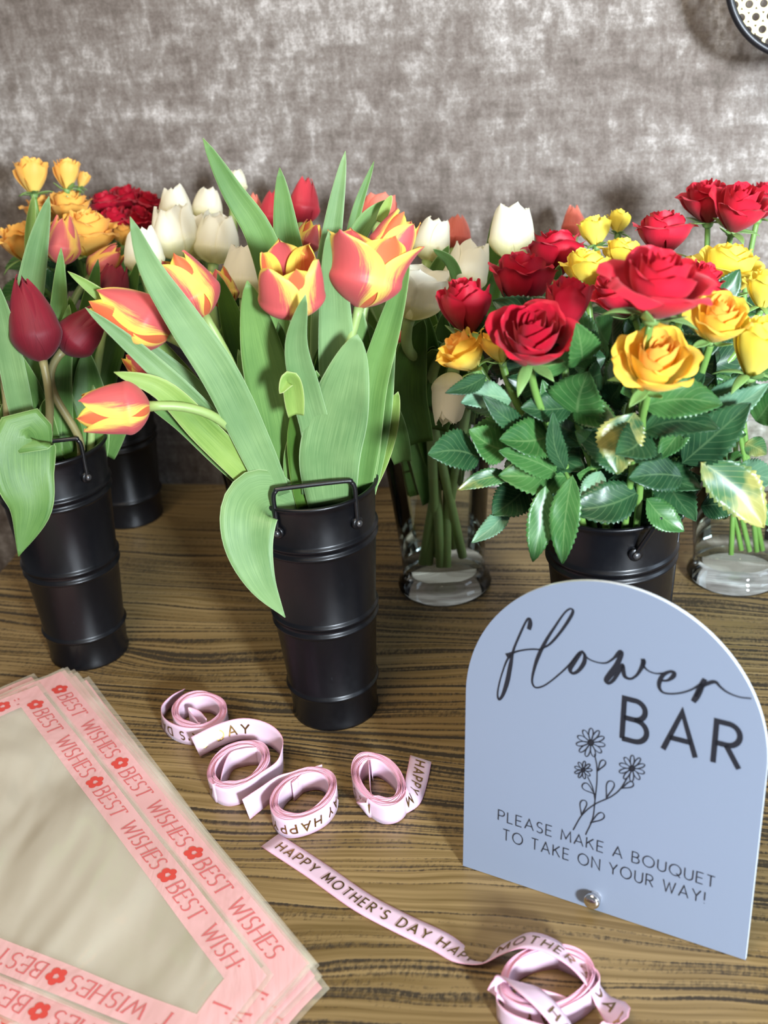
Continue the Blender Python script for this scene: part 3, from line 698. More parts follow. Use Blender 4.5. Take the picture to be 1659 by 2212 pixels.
def panel(parent, P, z, seed, nm=''):
    rn = random.Random(seed)
    wav = lambda p: Vector((p.x, p.y, z + .0006 * math.sin(p.x * 55 + seed) * math.cos(p.y * 40 + seed * 2) + .0005 * math.sin((p.x + p.y) * 90 + seed)))
    bm = bmesh.new(); grid(bm, [[wav(bil(P, a / 40, b / 24)) for b in range(25)] for a in range(41)]); obj(nm + 'film', bm, M['film'], parent)
    o_ = inset_poly(P, .004); i_ = inset_poly(P, .027); up = Vector((0, 0, .00035))
    bm = bmesh.new()
    for k in range(4):
        n = 40; rows = [[wav(o_[k].lerp(o_[(k + 1) % 4], j / n).lerp(i_[k].lerp(i_[(k + 1) % 4], j / n), q / 3)) + up for q in range(4)] for j in range(n + 1)]
        grid(bm, rows)
    obj(nm + 'printed_border', bm, M['pink'], parent)
    md = inset_poly(P, .0155)
    for k in range(4):
        A, Bq = md[k], md[(k + 1) % 4]; e = (Bq - A); L = e.length; e.normalize(); out = Vector((-e.y, e.x, 0))
        hgt = .0125; st, w = text_strokes('BEST WISHES', .26, .75, True); tw = w * hgt; per = tw + .023
        x = .016 if k == 0 else -.02
        while x < L - .01:
            c = A + e * x
            if 0 < x:
                bf = bmesh.new()
                for q in range(5):
                    a = 2 * PI * q / 5 + .4; cc = c + (e * math.cos(a) + out * math.sin(a)) * .0042
                    ring = [(cc + (e * math.cos(2 * PI * j / 12) + out * math.sin(2 * PI * j / 12)) * .0031) for j in range(12)]
                    inn = c + (e * math.cos(a) + out * math.sin(a)) * .0018
                    vs = [bf.verts.new(wav(p) + up * (2 + .02 * q)) for p in ring if (p - c).length > .0021]
                    if len(vs) > 2: bf.faces.new(vs)
                obj(nm + 'printed_flower', bf, M['redprint'], parent, False)
            bt = bmesh.new()
            for p in st:
                q = [(x + .0115 + a * hgt, (b - .5) * hgt) for a, b in p]
                if min(a for a, b in q) < (.024 if k else 0) or max(a for a, b in q) > L - .008: continue
                stroke_mesh(bt, q, hgt * .11, lambda a, b: wav(A + e * a + out * b) + up * 2, .55, .004)
            if len(bt.verts): obj(nm + 'lettering', bt, M['pinktext'], parent, False)
            x += per
offs = [(.013, -.004, -.035, 'bottom clear flower sleeve of the stack, corner sticking out at the right'), (.004, .008, -.012, 'clear flower sleeve low in the stack peeking out behind the far corner'),
        (.007, -.001, -.02, 'clear pink bordered flower sleeve under the middle of the stack'), (-.022, .001, .02, 'clear flower sleeve shifted left so its far corner shows beside the others'),
        (.002, .003, -.004, 'clear pink bordered flower sleeve just below the topmost one')]
for i, (dx, dy, ro, lab) in enumerate(offs):
    P = sleeve_poly(dx, dy, ro); c = sum(P, Vector()) / 4
    t = thing('flower_sleeve', c, lab, 'gift bag', 'clear flower sleeves'); panel(t, P, .0014 + i * .0020, i + 1)
P = sleeve_poly(0, 0, 0); c = sum(P, Vector()) / 4
t = thing('flower_sleeve', c, 'topmost clear flower sleeve with a doubled pink BEST WISHES border at lower left', 'gift bag', 'clear flower sleeves')
panel(t, P, .0116, 9); panel(t, inset_front(sleeve_poly(0, 0, 0)), .0138, 12, 'front_')

# ------------------------------------------------------------------ leaves and stems
rnd = random.Random(11)
def frame_axis(a):
    a = a.normalized(); u = a.orthogonal().normalized(); return a, u, a.cross(u)
def blade(parent, pts, width, mat, fold=.25, twist=0.0, wave=.0, prof='tulip', name='leaf', seed=None, face=None, n=26):
    P, L = even(catmull(pts, 40), n); rn = random.Random(seed if seed is not None else rnd.random())
    ph, fq = rn.uniform(0, 6), rn.uniform(9, 14); rows = []; uvs = []; nc = 8; prevS = None
    for i, p in enumerate(P):
        s = i / n; T = (P[min(i + 1, n)] - P[max(i - 1, 0)]).normalized(); V = (face or (CAM - p)).normalized()
        S = T.cross(V)
        if S.length < .15 and prevS: S = prevS
        S.normalize()
        if prevS and S.dot(prevS) < 0: S = -S
        prevS = S; N = S.cross(T).normalized(); tw = twist * (s - .35); S, N = S * math.cos(tw) + N * math.sin(tw), N * math.cos(tw) - S * math.sin(tw)
        if prof == 'tulip': w = width * .5 * min(1.0, (1 - s) ** .72 * (.62 + 1.35 * s) / .80)
        elif prof == 'drape': w = width * .5 * min(1.0, .35 + 2.2 * s) * (1 - max(0, (s - .35) / .65) ** 1.7)
        else: w = width * .5 * math.sin(PI * min(1, .03 + .97 * s) ** .8) ** .85 if s < 1 else 0
        w = max(w, width * .006); row = []
        for j in range(nc + 1):
            c = j / nc * 2 - 1
            row.append(p + S * (c * w) + N * (-fold * w * (1 - abs(c) ** 1.3) + wave * w * math.sin(fq * s + ph + (1.4 if c > 0 else 0)) * c * c))
        rows.append(row); uvs.append([(j / nc, s) for j in range(nc + 1)])
    bm = bmesh.new(); grid(bm, rows, uvs); o = obj(name, bm, mat, parent); md = o.modifiers.new('thickness', 'SOLIDIFY'); md.thickness = .0005; md.offset = 0
    return o
def leafpx(parent, pts, wpx, Y0, Y1, mat, **kw):
    n = len(pts); P = [at(x, y, Y0 + (Y1 - Y0) * i / max(1, n - 1)) for i, (x, y) in enumerate(pts)]
    return blade(parent, P, wpx * scale_at(P[n // 2]), mat, **kw)
def serrated(parent, b, t, width, mat, droop=.0, face=None, seed=0, fold=.3, cup=.0):
    rn = random.Random(seed); ax = t - b; L = ax.length; T = ax.normalized(); V = (face or (CAM - (b + t) / 2)).normalized()
    S = T.cross(V); S = S.normalized() if S.length > .05 else T.orthogonal().normalized()
    N = S.cross(T).normalized(); n = 44; nc = 8; rows = []; uvs = []; bend = rn.uniform(-.12, .12)
    for i in range(n + 1):
        s = i / n; w = width * .5 * (math.sin(PI * s ** .82) ** .8 if 0 < s < 1 else 0)
        tooth = 1 + .13 * ((i % 3) / 2 - .5) if 0 < i < n else 1
        c0 = b + ax * s - N * (droop * L * (s - .3) ** 2) + S * (bend * L * math.sin(PI * s)); row = []
        for j in range(nc + 1):
            c = j / nc * 2 - 1; k = abs(c)
            ww = w * (tooth if k > .99 else 1)
            row.append(c0 + S * (c * max(ww, .0001)) - T * (.06 * L * 0) + T * (k * k * .03 * L) + N * (fold * w * k ** 1.3 - cup * w * k ** 3 + .05 * w * math.sin(s * 15 + j) * k))
        rows.append(row); uvs.append([(j / nc, s) for j in range(nc + 1)])
    bm = bmesh.new(); grid(bm, rows, uvs); o = obj('leaf', bm, mat, parent); md = o.modifiers.new('thickness', 'SOLIDIFY'); md.thickness = .0004; md.offset = 0
    return o
def bez(a, b, c, d, n=24):
    return [a * (1 - t) ** 3 + b * (3 * t * (1 - t) ** 2) + c * (3 * t * t * (1 - t)) + d * t ** 3 for t in [i / n for i in range(n + 1)]]
class Holder:                          # a bucket or a vase: where stems leave it and where they stand
    def __init__(s, c, h, r, r0, zb=.02): s.c, s.h, s.r, s.r0, s.zb, s.k = Vector((c.x, c.y, 0)), h, r, r0, zb, 0
    def stem(s, base, axis, bend=.05, spread=.75):
        d = Vector((base.x - s.c.x, base.y - s.c.y, 0)); l = d.length; d = d / l if l > 1e-6 else Vector((1, 0, 0))
        s.k += 1; jt = random.Random(s.k * 13); j = Vector((jt.uniform(-1, 1), jt.uniform(-1, 1), 0)) * s.r * .3
        m = s.c + d * min(l, s.r * spread) * .8 + j; m.z = s.h
        q = m - s.c; q.z = 0
        if q.length > s.r * .82: m = s.c + q * (s.r * .82 / q.length); m.z = s.h
        f = s.c - d * s.r0 * .35 + j * .6; f.z = s.zb
        up = (m - f).normalized(); ln = max((base - m).length, .02)
        return bez(base, base - axis * min(bend, ln * .5), m + up * ln * .35, m, 20) + [m.lerp(f, t) for t in (.25, .5, .75, 1)], f
HC = Holder(CB, BH, RT, RB); HL = Holder(LB, BH, RT, RB); HR = Holder(RBK, BH, RT, RB); HB = Holder(BB, BH, RT, RB)
for _h, _n in ((HC, 'in the centre bucket'), (HL, 'in the left bucket'), (HR, 'in the bucket behind the sign'), (HB, 'in the back corner bucket')): _h.n = _n
HV1 = Holder(V1, .212, 118 * s1, 80 * s1, .03); HV2 = Holder(V2, .195, 118 * s2, 80 * s2, .03); HV3 = Holder(V3, .205, 104 * s3, 64 * s3, .03)
HV1.n = 'in the vase between the buckets'; HV2.n = 'in the right vase'; HV3.n = 'in the vase behind the centre bucket'
def axis3(ax): return (RIGHT * ax[0] + UP * ax[1] - FWD * ax[2]).normalized()

# ------------------------------------------------------------------ tulips
def tulip(px, py, Y, ax, Lpx, wr, op, mo, mi, label, hold, stem_r=.0034, stem_mat='stem', group=None, seed=1, inside=False, leaves=1, leafmat='tleaf', bend=.05, loose=0.0, spread=.75):
    C = at(px, py, Y); a = axis3(ax); sc_ = scale_at(C); L = Lpx * sc_; R = L * wr * .5; base = C - a * L * .5
    rn = random.Random(seed); sp_, foot = hold.stem(base + a * L * .03, a, bend, spread)
    t = thing('tulip', foot, label, 'tulip', group or 'tulips ' + hold.n); te, tp = (.46, 3.4) if mo == 't_white' else (.60, 2.5)
    _, u, v = frame_axis(a); rot = rn.uniform(0, 2 * PI)
    for k in (1, 3, 5, 0, 2, 4):
        outer = k % 2 == 0; phi = rot + k * PI / 3 + rn.uniform(-.08, .08)
        tip = .30 + .95 * op + rn.uniform(-.08, .08) + (.5 * loose * rn.random() if outer else 0); rs = (1.0 if outer else .90) * (1 + rn.uniform(-.03, .03)); hl = L * (1 + rn.uniform(-.09, .04)) * (1.0 if outer else 1.02)
        hw = math.radians(64 if outer else 60); n, m = 16, 10; rows = []; uvs = []; p1, p2 = rn.uniform(0, 6), rn.uniform(0, 6)
        for i in range(n + 1):
            s = i / n
            if s < .42: r = R * math.sin(PI / 2 * (s / .42)) ** .75 * .999 + .0015
            else: r = R * (1 - (1 - tip) * ((s - .42) / .58) ** 1.7)
            sh = (.50 + .50 * math.sin(PI / 2 * min(1, s / .45))) * ((1 - max(0, (s - .45) / .55) ** tp) ** te if s < 1 else 0)
            sh = max(sh, .02); z = hl * (s ** 1.12 if op < .8 else (s - .10 * op * s * s)); row = []
            for j in range(m + 1):
                w = j / m * 2 - 1; an = phi + w * hw * sh * min(1, 1.05 * R / max(r, R * .35))
                rr = rs * r * (1 - .05 * w * w + .05 * (1 - abs(w)) * s) + R * .025 * math.sin(6 * w + p1 + 5 * s) * s + R * .05 * s * s * math.sin(3 * w + p2)
                row.append(base + a * (z - hl * .03 * abs(w) * s) + (u * math.cos(an) + v * math.sin(an)) * rr)
            rows.append(row); uvs.append([(j / m, s) for j in range(m + 1)])
        bm = bmesh.new(); grid(bm, rows, uvs); o = obj('petal', bm, M[mo if outer else mi], t)
        md = o.modifiers.new('sub', 'SUBSURF'); md.levels = 1; md.render_levels = 1
    if inside:
        bm = bmesh.new(); tube(bm, [base, base + a * L * .25, base + a * L * .42], [.003, .0042, .004], 10); tube(bm, [base + a * L * .42, base + a * L * .47], [.006, .003], 10); obj('pistil', bm, M['pistil'], t)
        for k in range(6):
            d = u * math.cos(k * PI / 3) + v * math.sin(k * PI / 3); bm = bmesh.new()
            tube(bm, [base + d * .004, base + a * L * .22 + d * R * .25, base + a * L * .48 + d * R * .32], [.0012, .0022, .0030], 8); obj('stamen', bm, M['stamen'], t)
    bm = bmesh.new(); tube(bm, sp_, [stem_r * (1.15 if i == 0 else 1) for i in range(len(sp_))], 10); obj('stem', bm, M[stem_mat], t)
    for q in range(leaves):                # blades clasping the stem
        i0 = 20; b = sp_[i0] + (sp_[24] - sp_[20]) * .18; top = sp_[min(19, 6 + q * 3)]; d = Vector((rn.uniform(-1, 1), rn.uniform(-.6, 1), 0)) * .028
        blade(t, [b, sp_[16] + d * .3, sp_[11].lerp(top, .3) + d * .8, top.lerp(base, .2 * rn.random()) + d * 1.3], rn.uniform(.022, .034), M[leafmat], fold=.35, twist=rn.uniform(-.9, .9), wave=.12, seed=seed * 3 + q)
    return t
FL = ('t_flame', 't_flame_in')
T = {}
T[1] = tulip(288, 686, .885, (-.88, .46, .12), 176, .74, .10, *FL, 'red and yellow striped tulip leaning left just above the low hanging one', HC, seed=5, bend=.06, leaves=0)
T[2] = tulip(404, 620, .90, (-.50, .83, .15), 150, .80, .30, *FL, 'red and yellow striped tulip upright behind the long pointed leaf', HC, seed=8, leaves=1, loose=.5)
T[3] = tulip(249, 884, .835, (-.99, -.10, .18), 152, .74, .36, *FL, 'red and yellow tulip hanging lowest at left in front of the left bucket', HC, seed=15, bend=.07, leaves=0)
T[4] = tulip(628, 612, .860, (-.02, .74, .66), 160, .90, .62, *FL, 'fully opened red and yellow tulip showing its black centre', HC, seed=21, inside=True, leaves=0, spread=0)
T[5] = tulip(792, 578, .878, (.20, .95, .22), 178, .90, .95, *FL, 'largest half opened red and yellow tulip at upper right of the centre bucket', HC, seed=34, leaves=1, loose=.6, spread=0)
T[6] = tulip(852, 518, .925, (.52, .84, .1), 118, .80, .35, *FL, 'red and yellow tulip tucked behind the largest opened one', HC, seed=41, leaves=1)
T[7] = tulip(667, 512, 1.0, (.35, .9, 0), 72, .80, .25, *FL, 'small red and yellow tulip far behind between two tall leaves', HC, seed=47, leaves=1)
T[8] = tulip(478, 622, .965, (-.2, .95, .1), 84, .80, .25, *FL, 'yellow tulip half hidden below the cream tulip in front', HC, seed=53, leaves=1)
T[9] = tulip(300, 792, .96, (-.75, .6, 0), 74, .7, .15, *FL, 'small red and yellow tulip peeking under the long left leaves', HC, seed=58, leaves=1)
D1 = tulip(70, 690, .985, (-.22, .97, .1), 188, .58, -.06, 't_dark', 't_dark', 'large closed dark red tulip, tallest in front of the left bucket', HL, stem_mat='stem_brown', seed=61, leaves=0, bend=.07)
D2 = tulip(182, 712, 1.0, (.72, .68, .1), 138, .68, .05, 't_dark', 't_dark', 'dark red tulip tilting right beside the tallest one', HL, stem_mat='stem_brown', seed=64, leaves=0, bend=.07)
D3 = tulip(-12, 690, 1.0, (-.15, .98, .1), 150, .62, 0, 't_dark', 't_dark', 'dark red tulip cut off by the left edge of the photo', HL, stem_mat='stem_brown', seed=67, leaves=1)
D4 = tulip(243, 616, 1.07, (.2, .97, 0), 92, .82, .2, 't_dark', 't_dark', 'dark red tulip far behind above the striped leaning tulip', HL, seed=70, leaves=1)
P1 = tulip(136, 520, 1.10, (.06, .99, 0), 106, .72, .15, 't_pinky', 't_pinky', 'rose pink and yellow tulip standing upright before the orange roses', HL, seed=73, leaves=1)
P2 = tulip(228, 570, 1.12, (.72, .66, 0), 92, .72, .2, 't_pinky', 't_pinky', 'rose pink and yellow tulip tilting right under the orange roses', HL, seed=76, leaves=1)
WHT = ('t_white', 't_white')
for i, (x, y, Y, ax, L, wr, op, lab) in enumerate((
    (378, 446, 1.20, (-.1, .99, 0), 84, .86, .2, 'cream tulip at the top left of the white group behind'),
    (447, 446, 1.22, (.12, .99, 0), 84, .82, .2, 'cream tulip at the top of the white group right beside the long leaf'),
    (374, 502, 1.14, (-.12, .99, .1), 118, .88, .35, 'large cream tulip in the middle of the white group'),
    (420, 512, 1.17, (.02, 1, .1), 104, .80, .3, 'cream tulip squeezed between the two large ones of the white group'),
    (468, 514, 1.14, (.14, .98, .1), 116, .86, .3, 'large cream tulip at the right of the white group'),
    (308, 544, 1.10, (-.12, .99, .1), 106, .80, .15, 'cream tulip lowest at left of the white group'),
    (508, 392, 1.24, (.05, 1, 0), 54, .9, .1, 'small cream tulip top behind the long pointed leaf'),
    (532, 588, 1.02, (.05, .99, .1), 118, .92, .3, 'cream tulip standing left of the opened tulip'))):
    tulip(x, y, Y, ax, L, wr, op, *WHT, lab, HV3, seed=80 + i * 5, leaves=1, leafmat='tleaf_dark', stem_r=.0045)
for i, (x, y, Y, ax, L, wr, op, m, lab) in enumerate((
    (590, 458, 1.20, (.0, 1, 0), 92, .70, .1, 't_red', 'red tulip behind left of the middle tall leaf'),
    (656, 434, 1.20, (.05, 1, 0), 104, .66, .05, 't_red', 'tallest red tulip between the two tall centre leaves'),
    (545, 460, 1.22, (-.05, 1, 0), 84, .66, .05, 't_coral', 'pinkish red tulip partly hidden by the long leaf'),
    (818, 452, 1.20, (.1, 1, 0), 62, 1.35, .5, 't_coral', 'opened coral tulip behind the upper right leaf tips'),
    (985, 502, 1.24, (.1, 1, 0), 76, .86, .05, 't_coral', 'orange coral tulip against the wall between two cream tulips'),
    (1240, 478, 1.22, (.05, 1, 0), 72, .72, .0, 't_coral', 'salmon tulip peeking out above the dark red roses'),
    (846, 724, 1.06, (-.5, .8, 0), 66, .7, .1, 't_coral', 'coral tulip bit showing below beside the half hidden leaves'))):
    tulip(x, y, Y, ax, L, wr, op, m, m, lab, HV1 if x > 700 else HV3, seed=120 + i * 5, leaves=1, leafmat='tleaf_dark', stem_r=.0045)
for i, (x, y, Y, ax, L, wr, op, lab) in enumerate((
    (934, 518, 1.10, (.22, .97, .05), 98, .80, .25, 'cream tulip in front of the orange coral one'),
    (1012, 578, 1.06, (.28, .95, .1), 112, .84, .35, 'cream tulip right behind the leftmost dark red rose'),
    (1108, 500, 1.10, (.10, .99, .05), 124, .78, .4, 'tallest cream tulip rising behind the dark red roses'),
    (900, 628, .98, (.25, .92, .3), 132, .92, .85, 'wide open cream tulip right of the striped tulips'),
    (972, 862, .93, (-.12, -.98, .1), 120, .66, .2, 'drooping cream tulip hanging down beside the rose leaves'))):
    tulip(x, y, Y, ax, L, wr, op, *WHT, lab, HV1, seed=160 + i * 5, leaves=1, leafmat='tleaf_dark', stem_r=.0045, bend=.05, loose=.5)

LF, LB_, LL, LD = M['tleaf'], M['tleaf_blue'], M['tleaf_light'], M['tleaf_dark']
for par, pts, w, Y0, Y1, m, kw in (
    (T[2], [(600, 1075), (548, 960), (478, 815), (395, 690), (325, 580), (281, 468)], 84, .858, .848, LB_, dict(fold=.18)),
    (T[7], [(640, 900), (600, 640), (560, 505), (500, 410), (438, 298)], 72, .95, .94, LF, dict(fold=.2)),
    (T[7], [(660, 860), (640, 650), (618, 500), (604, 362)], 72, .955, .965, LF, dict(fold=.2)),
    (T[6], [(690, 880), (700, 640), (722, 470), (746, 326)], 52, .93, .95, LB_, dict(fold=.3)),
    (T[6], [(730, 700), (765, 480), (808, 348)], 26, 1.05, 1.08, LF, dict(fold=.3)),
    (T[4], [(625, 1090), (604, 920), (566, 760), (534, 606)], 112, .880, .868, LF, dict(fold=.12, wave=.06)),
    (T[4], [(650, 1040), (655, 900), (640, 760), (652, 645)], 50, .875, .86, LB_, dict(fold=.15)),
    (T[4], [(676, 1070), (684, 950), (662, 850), (640, 745), (660, 636)], 66, .866, .822, LB_, dict(fold=.25)),
    (T[5], [(716, 1096), (712, 990), (735, 880), (772, 722)], 136, .864, .838, LB_, dict(fold=.10, wave=.16, seed=5)),
    (T[5], [(775, 1075), (792, 950), (806, 830), (842, 700), (884, 558)], 64, .88, .88, LF, dict(fold=.4)),
    (T[6], [(795, 1050), (826, 960), (860, 846)], 50, .90, .895, LL, dict(fold=.3)),
    (T[5], [(735, 980), (728, 800), (722, 640), (710, 498)], 80, .866, .866, LB_, dict(fold=.2)),
    (T[5], [(768, 1060), (776, 930), (768, 780), (775, 660)], 100, .885, .90, LF, dict(fold=.15)),
    (T[3], [(578, 1072), (520, 1010), (440, 930), (350, 842), (246, 804)], 62, .86, .84, LL, dict(fold=.3)),
    (T[3], [(560, 1066), (490, 1000), (400, 920), (318, 872)], 46, .875, .85, LF, dict(fold=.3)),
    (T[1], [(596, 1060), (505, 940), (410, 840), (335, 770), (262, 700)], 62, .89, .885, LB_, dict(fold=.25)),
    (T[1], [(570, 1060), (450, 905), (310, 770), (184, 664)], 50, .872, .86, LB_, dict(fold=.35)),
    (T[1], [(420, 830), (330, 740), (232, 650), (146, 586)], 40, .905, .89, LL, dict(fold=.3)),
    (T[9], [(600, 1050), (520, 880), (450, 760), (400, 650)], 66, .92, .93, LF, dict(fold=.25)),
    (T[8], [(610, 1050), (560, 860), (510, 720), (470, 590)], 72, .93, .95, LD, dict(fold=.25)),
    (T[8], [(640, 1040), (610, 880), (580, 760), (545, 640)], 60, .92, .95, LL, dict(fold=.3)),
    (T[5], [(640, 900), (628, 820), (604, 850)], 44, .84, .825, LL, dict(fold=.5)),
    (T[6], [(880, 545), (820, 480), (842, 430)][1:] + [(848, 424)], 22, .95, .95, LL, dict(fold=.3)),
    (T[6], [(745, 560), (790, 480), (842, 430)], 40, .955, .965, LF, dict(fold=.4)),
    (T[4], [(650, 1096), (600, 1072), (560, 1076), (538, 1110), (538, 1180), (566, 1260), (616, 1334)], 128, .868, .795, LB_, dict(fold=.22, prof='drape', wave=.05, seed=3)),
    (D1, [(88, 985), (66, 934), (52, 944), (52, 1020), (66, 1100), (40, 1202)], 136, .958, .925, LF, dict(fold=.12, prof='drape', wave=.12, seed=4)),
    (D2, [(118, 1000), (108, 860), (125, 700), (132, 535)], 48, 1.0, 1.02, LF, dict(fold=.3)),
    (D2, [(60, 900), (55, 720), (76, 560), (106, 424)], 64, 1.06, 1.08, LB_, dict(fold=.35)),
    (D1, [(62, 960), (36, 840), (8, 700), (-14, 600)], 56, .985, .97, LB_, dict(fold=.35)),
    (D2, [(180, 985), (176, 840), (190, 690), (212, 560)], 56, 1.03, 1.05, LD, dict(fold=.3)),
    (D4, [(205, 980), (222, 840), (262, 700), (300, 560)], 50, 1.05, 1.08, LD, dict(fold=.3)),
    (D3, [(10, 980), (12, 860), (-4, 740)], 70, 1.02, 1.03, LF, dict(fold=.3)),
    (D4, [(140, 985), (130, 850), (160, 740), (150, 640)], 60, 1.06, 1.07, LD, dict(fold=.3)),
    (D4, [(80, 985), (85, 880), (70, 790)], 60, 1.05, 1.07, LF, dict(fold=.3)),
    (P2, [(225, 985), (262, 880), (305, 830)], 60, 1.06, 1.04, LF, dict(fold=.2)),
    (P1, [(70, 620), (66, 510), (72, 420)], 26, 1.15, 1.16, LL, dict(fold=.3)),
    ):
    leafpx(par, pts, w, Y0, Y1, m, **kw)
V1t = [o for o in COL.objects if o.name.startswith('tulip') and o.parent is None and 'cream' in o['label']]
c1 = [o for o in V1t if 'wide open' in o['label']][0]; c2 = [o for o in V1t if 'tallest cream' in o['label']][0]; c3 = [o for o in V1t if 'orange coral' in o['label']][0]
for par, pts, w, Y0, Y1, m in (
    (c1, [(905, 960), (880, 860), (888, 770), (915, 690)], 86, 1.0, .99, LD), (c1, [(880, 950), (862, 850), (862, 740)], 60, 1.02, 1.02, LD),
    (c1, [(940, 930), (955, 830), (985, 740)], 70, 1.02, 1.02, LD), (c2, [(1010, 900), (1045, 700), (1085, 560)], 56, 1.06, 1.07, LD),
    (c2, [(1060, 720), (1064, 580), (1070, 460)], 40, 1.12, 1.14, LD), (c3, [(960, 760), (960, 640), (955, 560)], 50, 1.09, 1.1, LD),
    (c3, [(905, 690), (935, 600), (970, 530)], 36, 1.08, 1.06, LF), (c1, [(870, 1000), (855, 930), (850, 870)], 50, 1.0, .98, LF),
    (c3, [(930, 880), (925, 790), (945, 700)], 60, 1.06, 1.06, LD), (c2, [(1000, 640), (975, 570), (936, 538)], 26, 1.05, 1.02, LF)):
    leafpx(par, pts, w, Y0, Y1, m, fold=.25)

# ------------------------------------------------------------------ roses
RINGS = [(2, .10, .96, 0, 1.9), (2, .20, 1.0, .01, 1.7), (3, .33, 1.0, .04, 1.35), (3, .48, .98, .10, 1.25), (4, .68, .92, .18, 1.02), (5, .92, .76, .40, .82)]
def rose(px, py, Y, ax, Dpx, mat, heart, label, hold, seed=1, op=1.0, stem_r=.0026, nleaf=2, far=False, group=None, lmats=('rleaf', 'rleaf_mid'), bend=.04):
    C = at(px, py, Y); a = axis3(ax); R = Dpx * .5 * scale_at(C) / (.92 if op > .6 else .80); Hh = R * (1.75 - .40 * op); base = C - a * Hh * .52; rn = random.Random(seed)
    sp_, foot = hold.stem(base, a, bend); t = thing('rose', foot, label, 'rose', group or 'roses ' + hold.n); _, u, v = frame_axis(a); rot = rn.uniform(0, 6)
    rings = RINGS if not far else [RINGS[1], RINGS[2], RINGS[3], RINGS[4], RINGS[5]]
    for k, (n, rk, zk, curl, hw) in enumerate(rings):
        rot += 1.1
        rk2 = rk * (.66 + .34 * op) if rk > .35 else rk; zk2 = zk + (1 - op) * (.98 - zk) * .8
        for q in range(n):
            phi = rot + 2 * PI * q / n + rn.uniform(-.15, .15); jr = 1 + rn.uniform(-.05, .05); jz = 1 + rn.uniform(-.05, .04); cu = curl * op * rn.uniform(.6, 1.4); p1 = rn.uniform(0, 6)
            N, m = 10, 8; rows = []; uvs = []
            for i in range(N + 1):
                s = i / N; x = max(0, (s - .68) / .32)
                r = R * rk2 * jr * (.22 + .78 * math.sin(PI / 2 * min(1, s * 1.3)) ** .8) + R * rk2 * cu * x * x * .75; r = max(r, R * .02 + R * .10 * rk)
                z = Hh * zk2 * jz * s ** .85 - Hh * cu * .38 * x * x; sh = (.55 + .45 * min(1, s * 2)) * (1 - .42 * max(0, (s - .6) / .4) ** 3); row = []
                for j in range(m + 1):
                    w = j / m * 2 - 1; an = phi + w * hw * sh
                    rr = r * (1 + .10 * w + .02 * math.sin(4 * w + p1) * s) + R * .035 * rk * math.sin(7 * w + p1) * s * s
                    zz = z - Hh * zk2 * s * s * (.10 * w * w) + Hh * .02 * math.sin(9 * w + p1 * 2) * s * s + Hh * .025 * max(0, 1 - abs(w) * 4) * s ** 4 * (rk > .5)
                    row.append(base + a * zz + (u * math.cos(an) + v * math.sin(an)) * rr)
                rows.append(row); uvs.append([(j / m, s) for j in range(m + 1)])
            bm = bmesh.new(); grid(bm, rows, uvs); o = obj('petal', bm, M[heart if rk < .6 else mat], t)
            if not far: md = o.modifiers.new('sub', 'SUBSURF'); md.levels = 1; md.render_levels = 1
    for q in range(5):
        an = q * 2 * PI / 5 + rn.random(); d = u * math.cos(an) + v * math.sin(an); k = rn.uniform(.4, 1.2)
        blade(t, [base - a * R * .04 + d * R * .08, base + d * R * .34 + a * R * .02, base + d * R * (.45 + .3 * k) + a * R * (.45 - .5 * k), base + d * R * (.5 + .5 * k) + a * R * (.8 - 1.0 * k)], R * .30, M['sepal'], fold=.2, prof='oval', name='sepal', face=d + a * .3, n=10, seed=q + seed)
    bm = bmesh.new(); tube(bm, [base - a * R * .22, base - a * R * .16, base - a * R * .06, base + a * R * .03], [stem_r, R * .17, R * .20, R * .13], 12); obj('calyx', bm, M['sepal'], t)
    sp_[0] = base - a * R * .2
    bm = bmesh.new(); tube(bm, sp_, stem_r, 8); obj('stem', bm, M['stem_rose'], t)
    for q in range(nleaf):
        i = rn.randint(7, 18); b = sp_[i]; an = rn.uniform(0, 2 * PI); d = Vector((math.cos(an), math.sin(an) * .8, rn.uniform(-.1, .5))).normalized(); L = rn.uniform(.034, .052)
        out = Vector((b.x - hold.c.x, b.y - hold.c.y, 0)); d = (d + out.normalized() * .8 if out.length > .01 else d).normalized()
        serrated(t, b, b + d * L, L * rn.uniform(.55, .7), M[rn.choice(lmats)], droop=rn.uniform(0, .5), face=Vector((rn.uniform(-.6, .6), -.8, .8)), seed=seed * 7 + q)
    return t
RR = []
RED, BR, YE, AM = ('r_red', 'r_red'), ('r_bright', 'r_bright'), ('r_yellow', 'r_yellow'), ('r_amber', 'r_amber_heart')
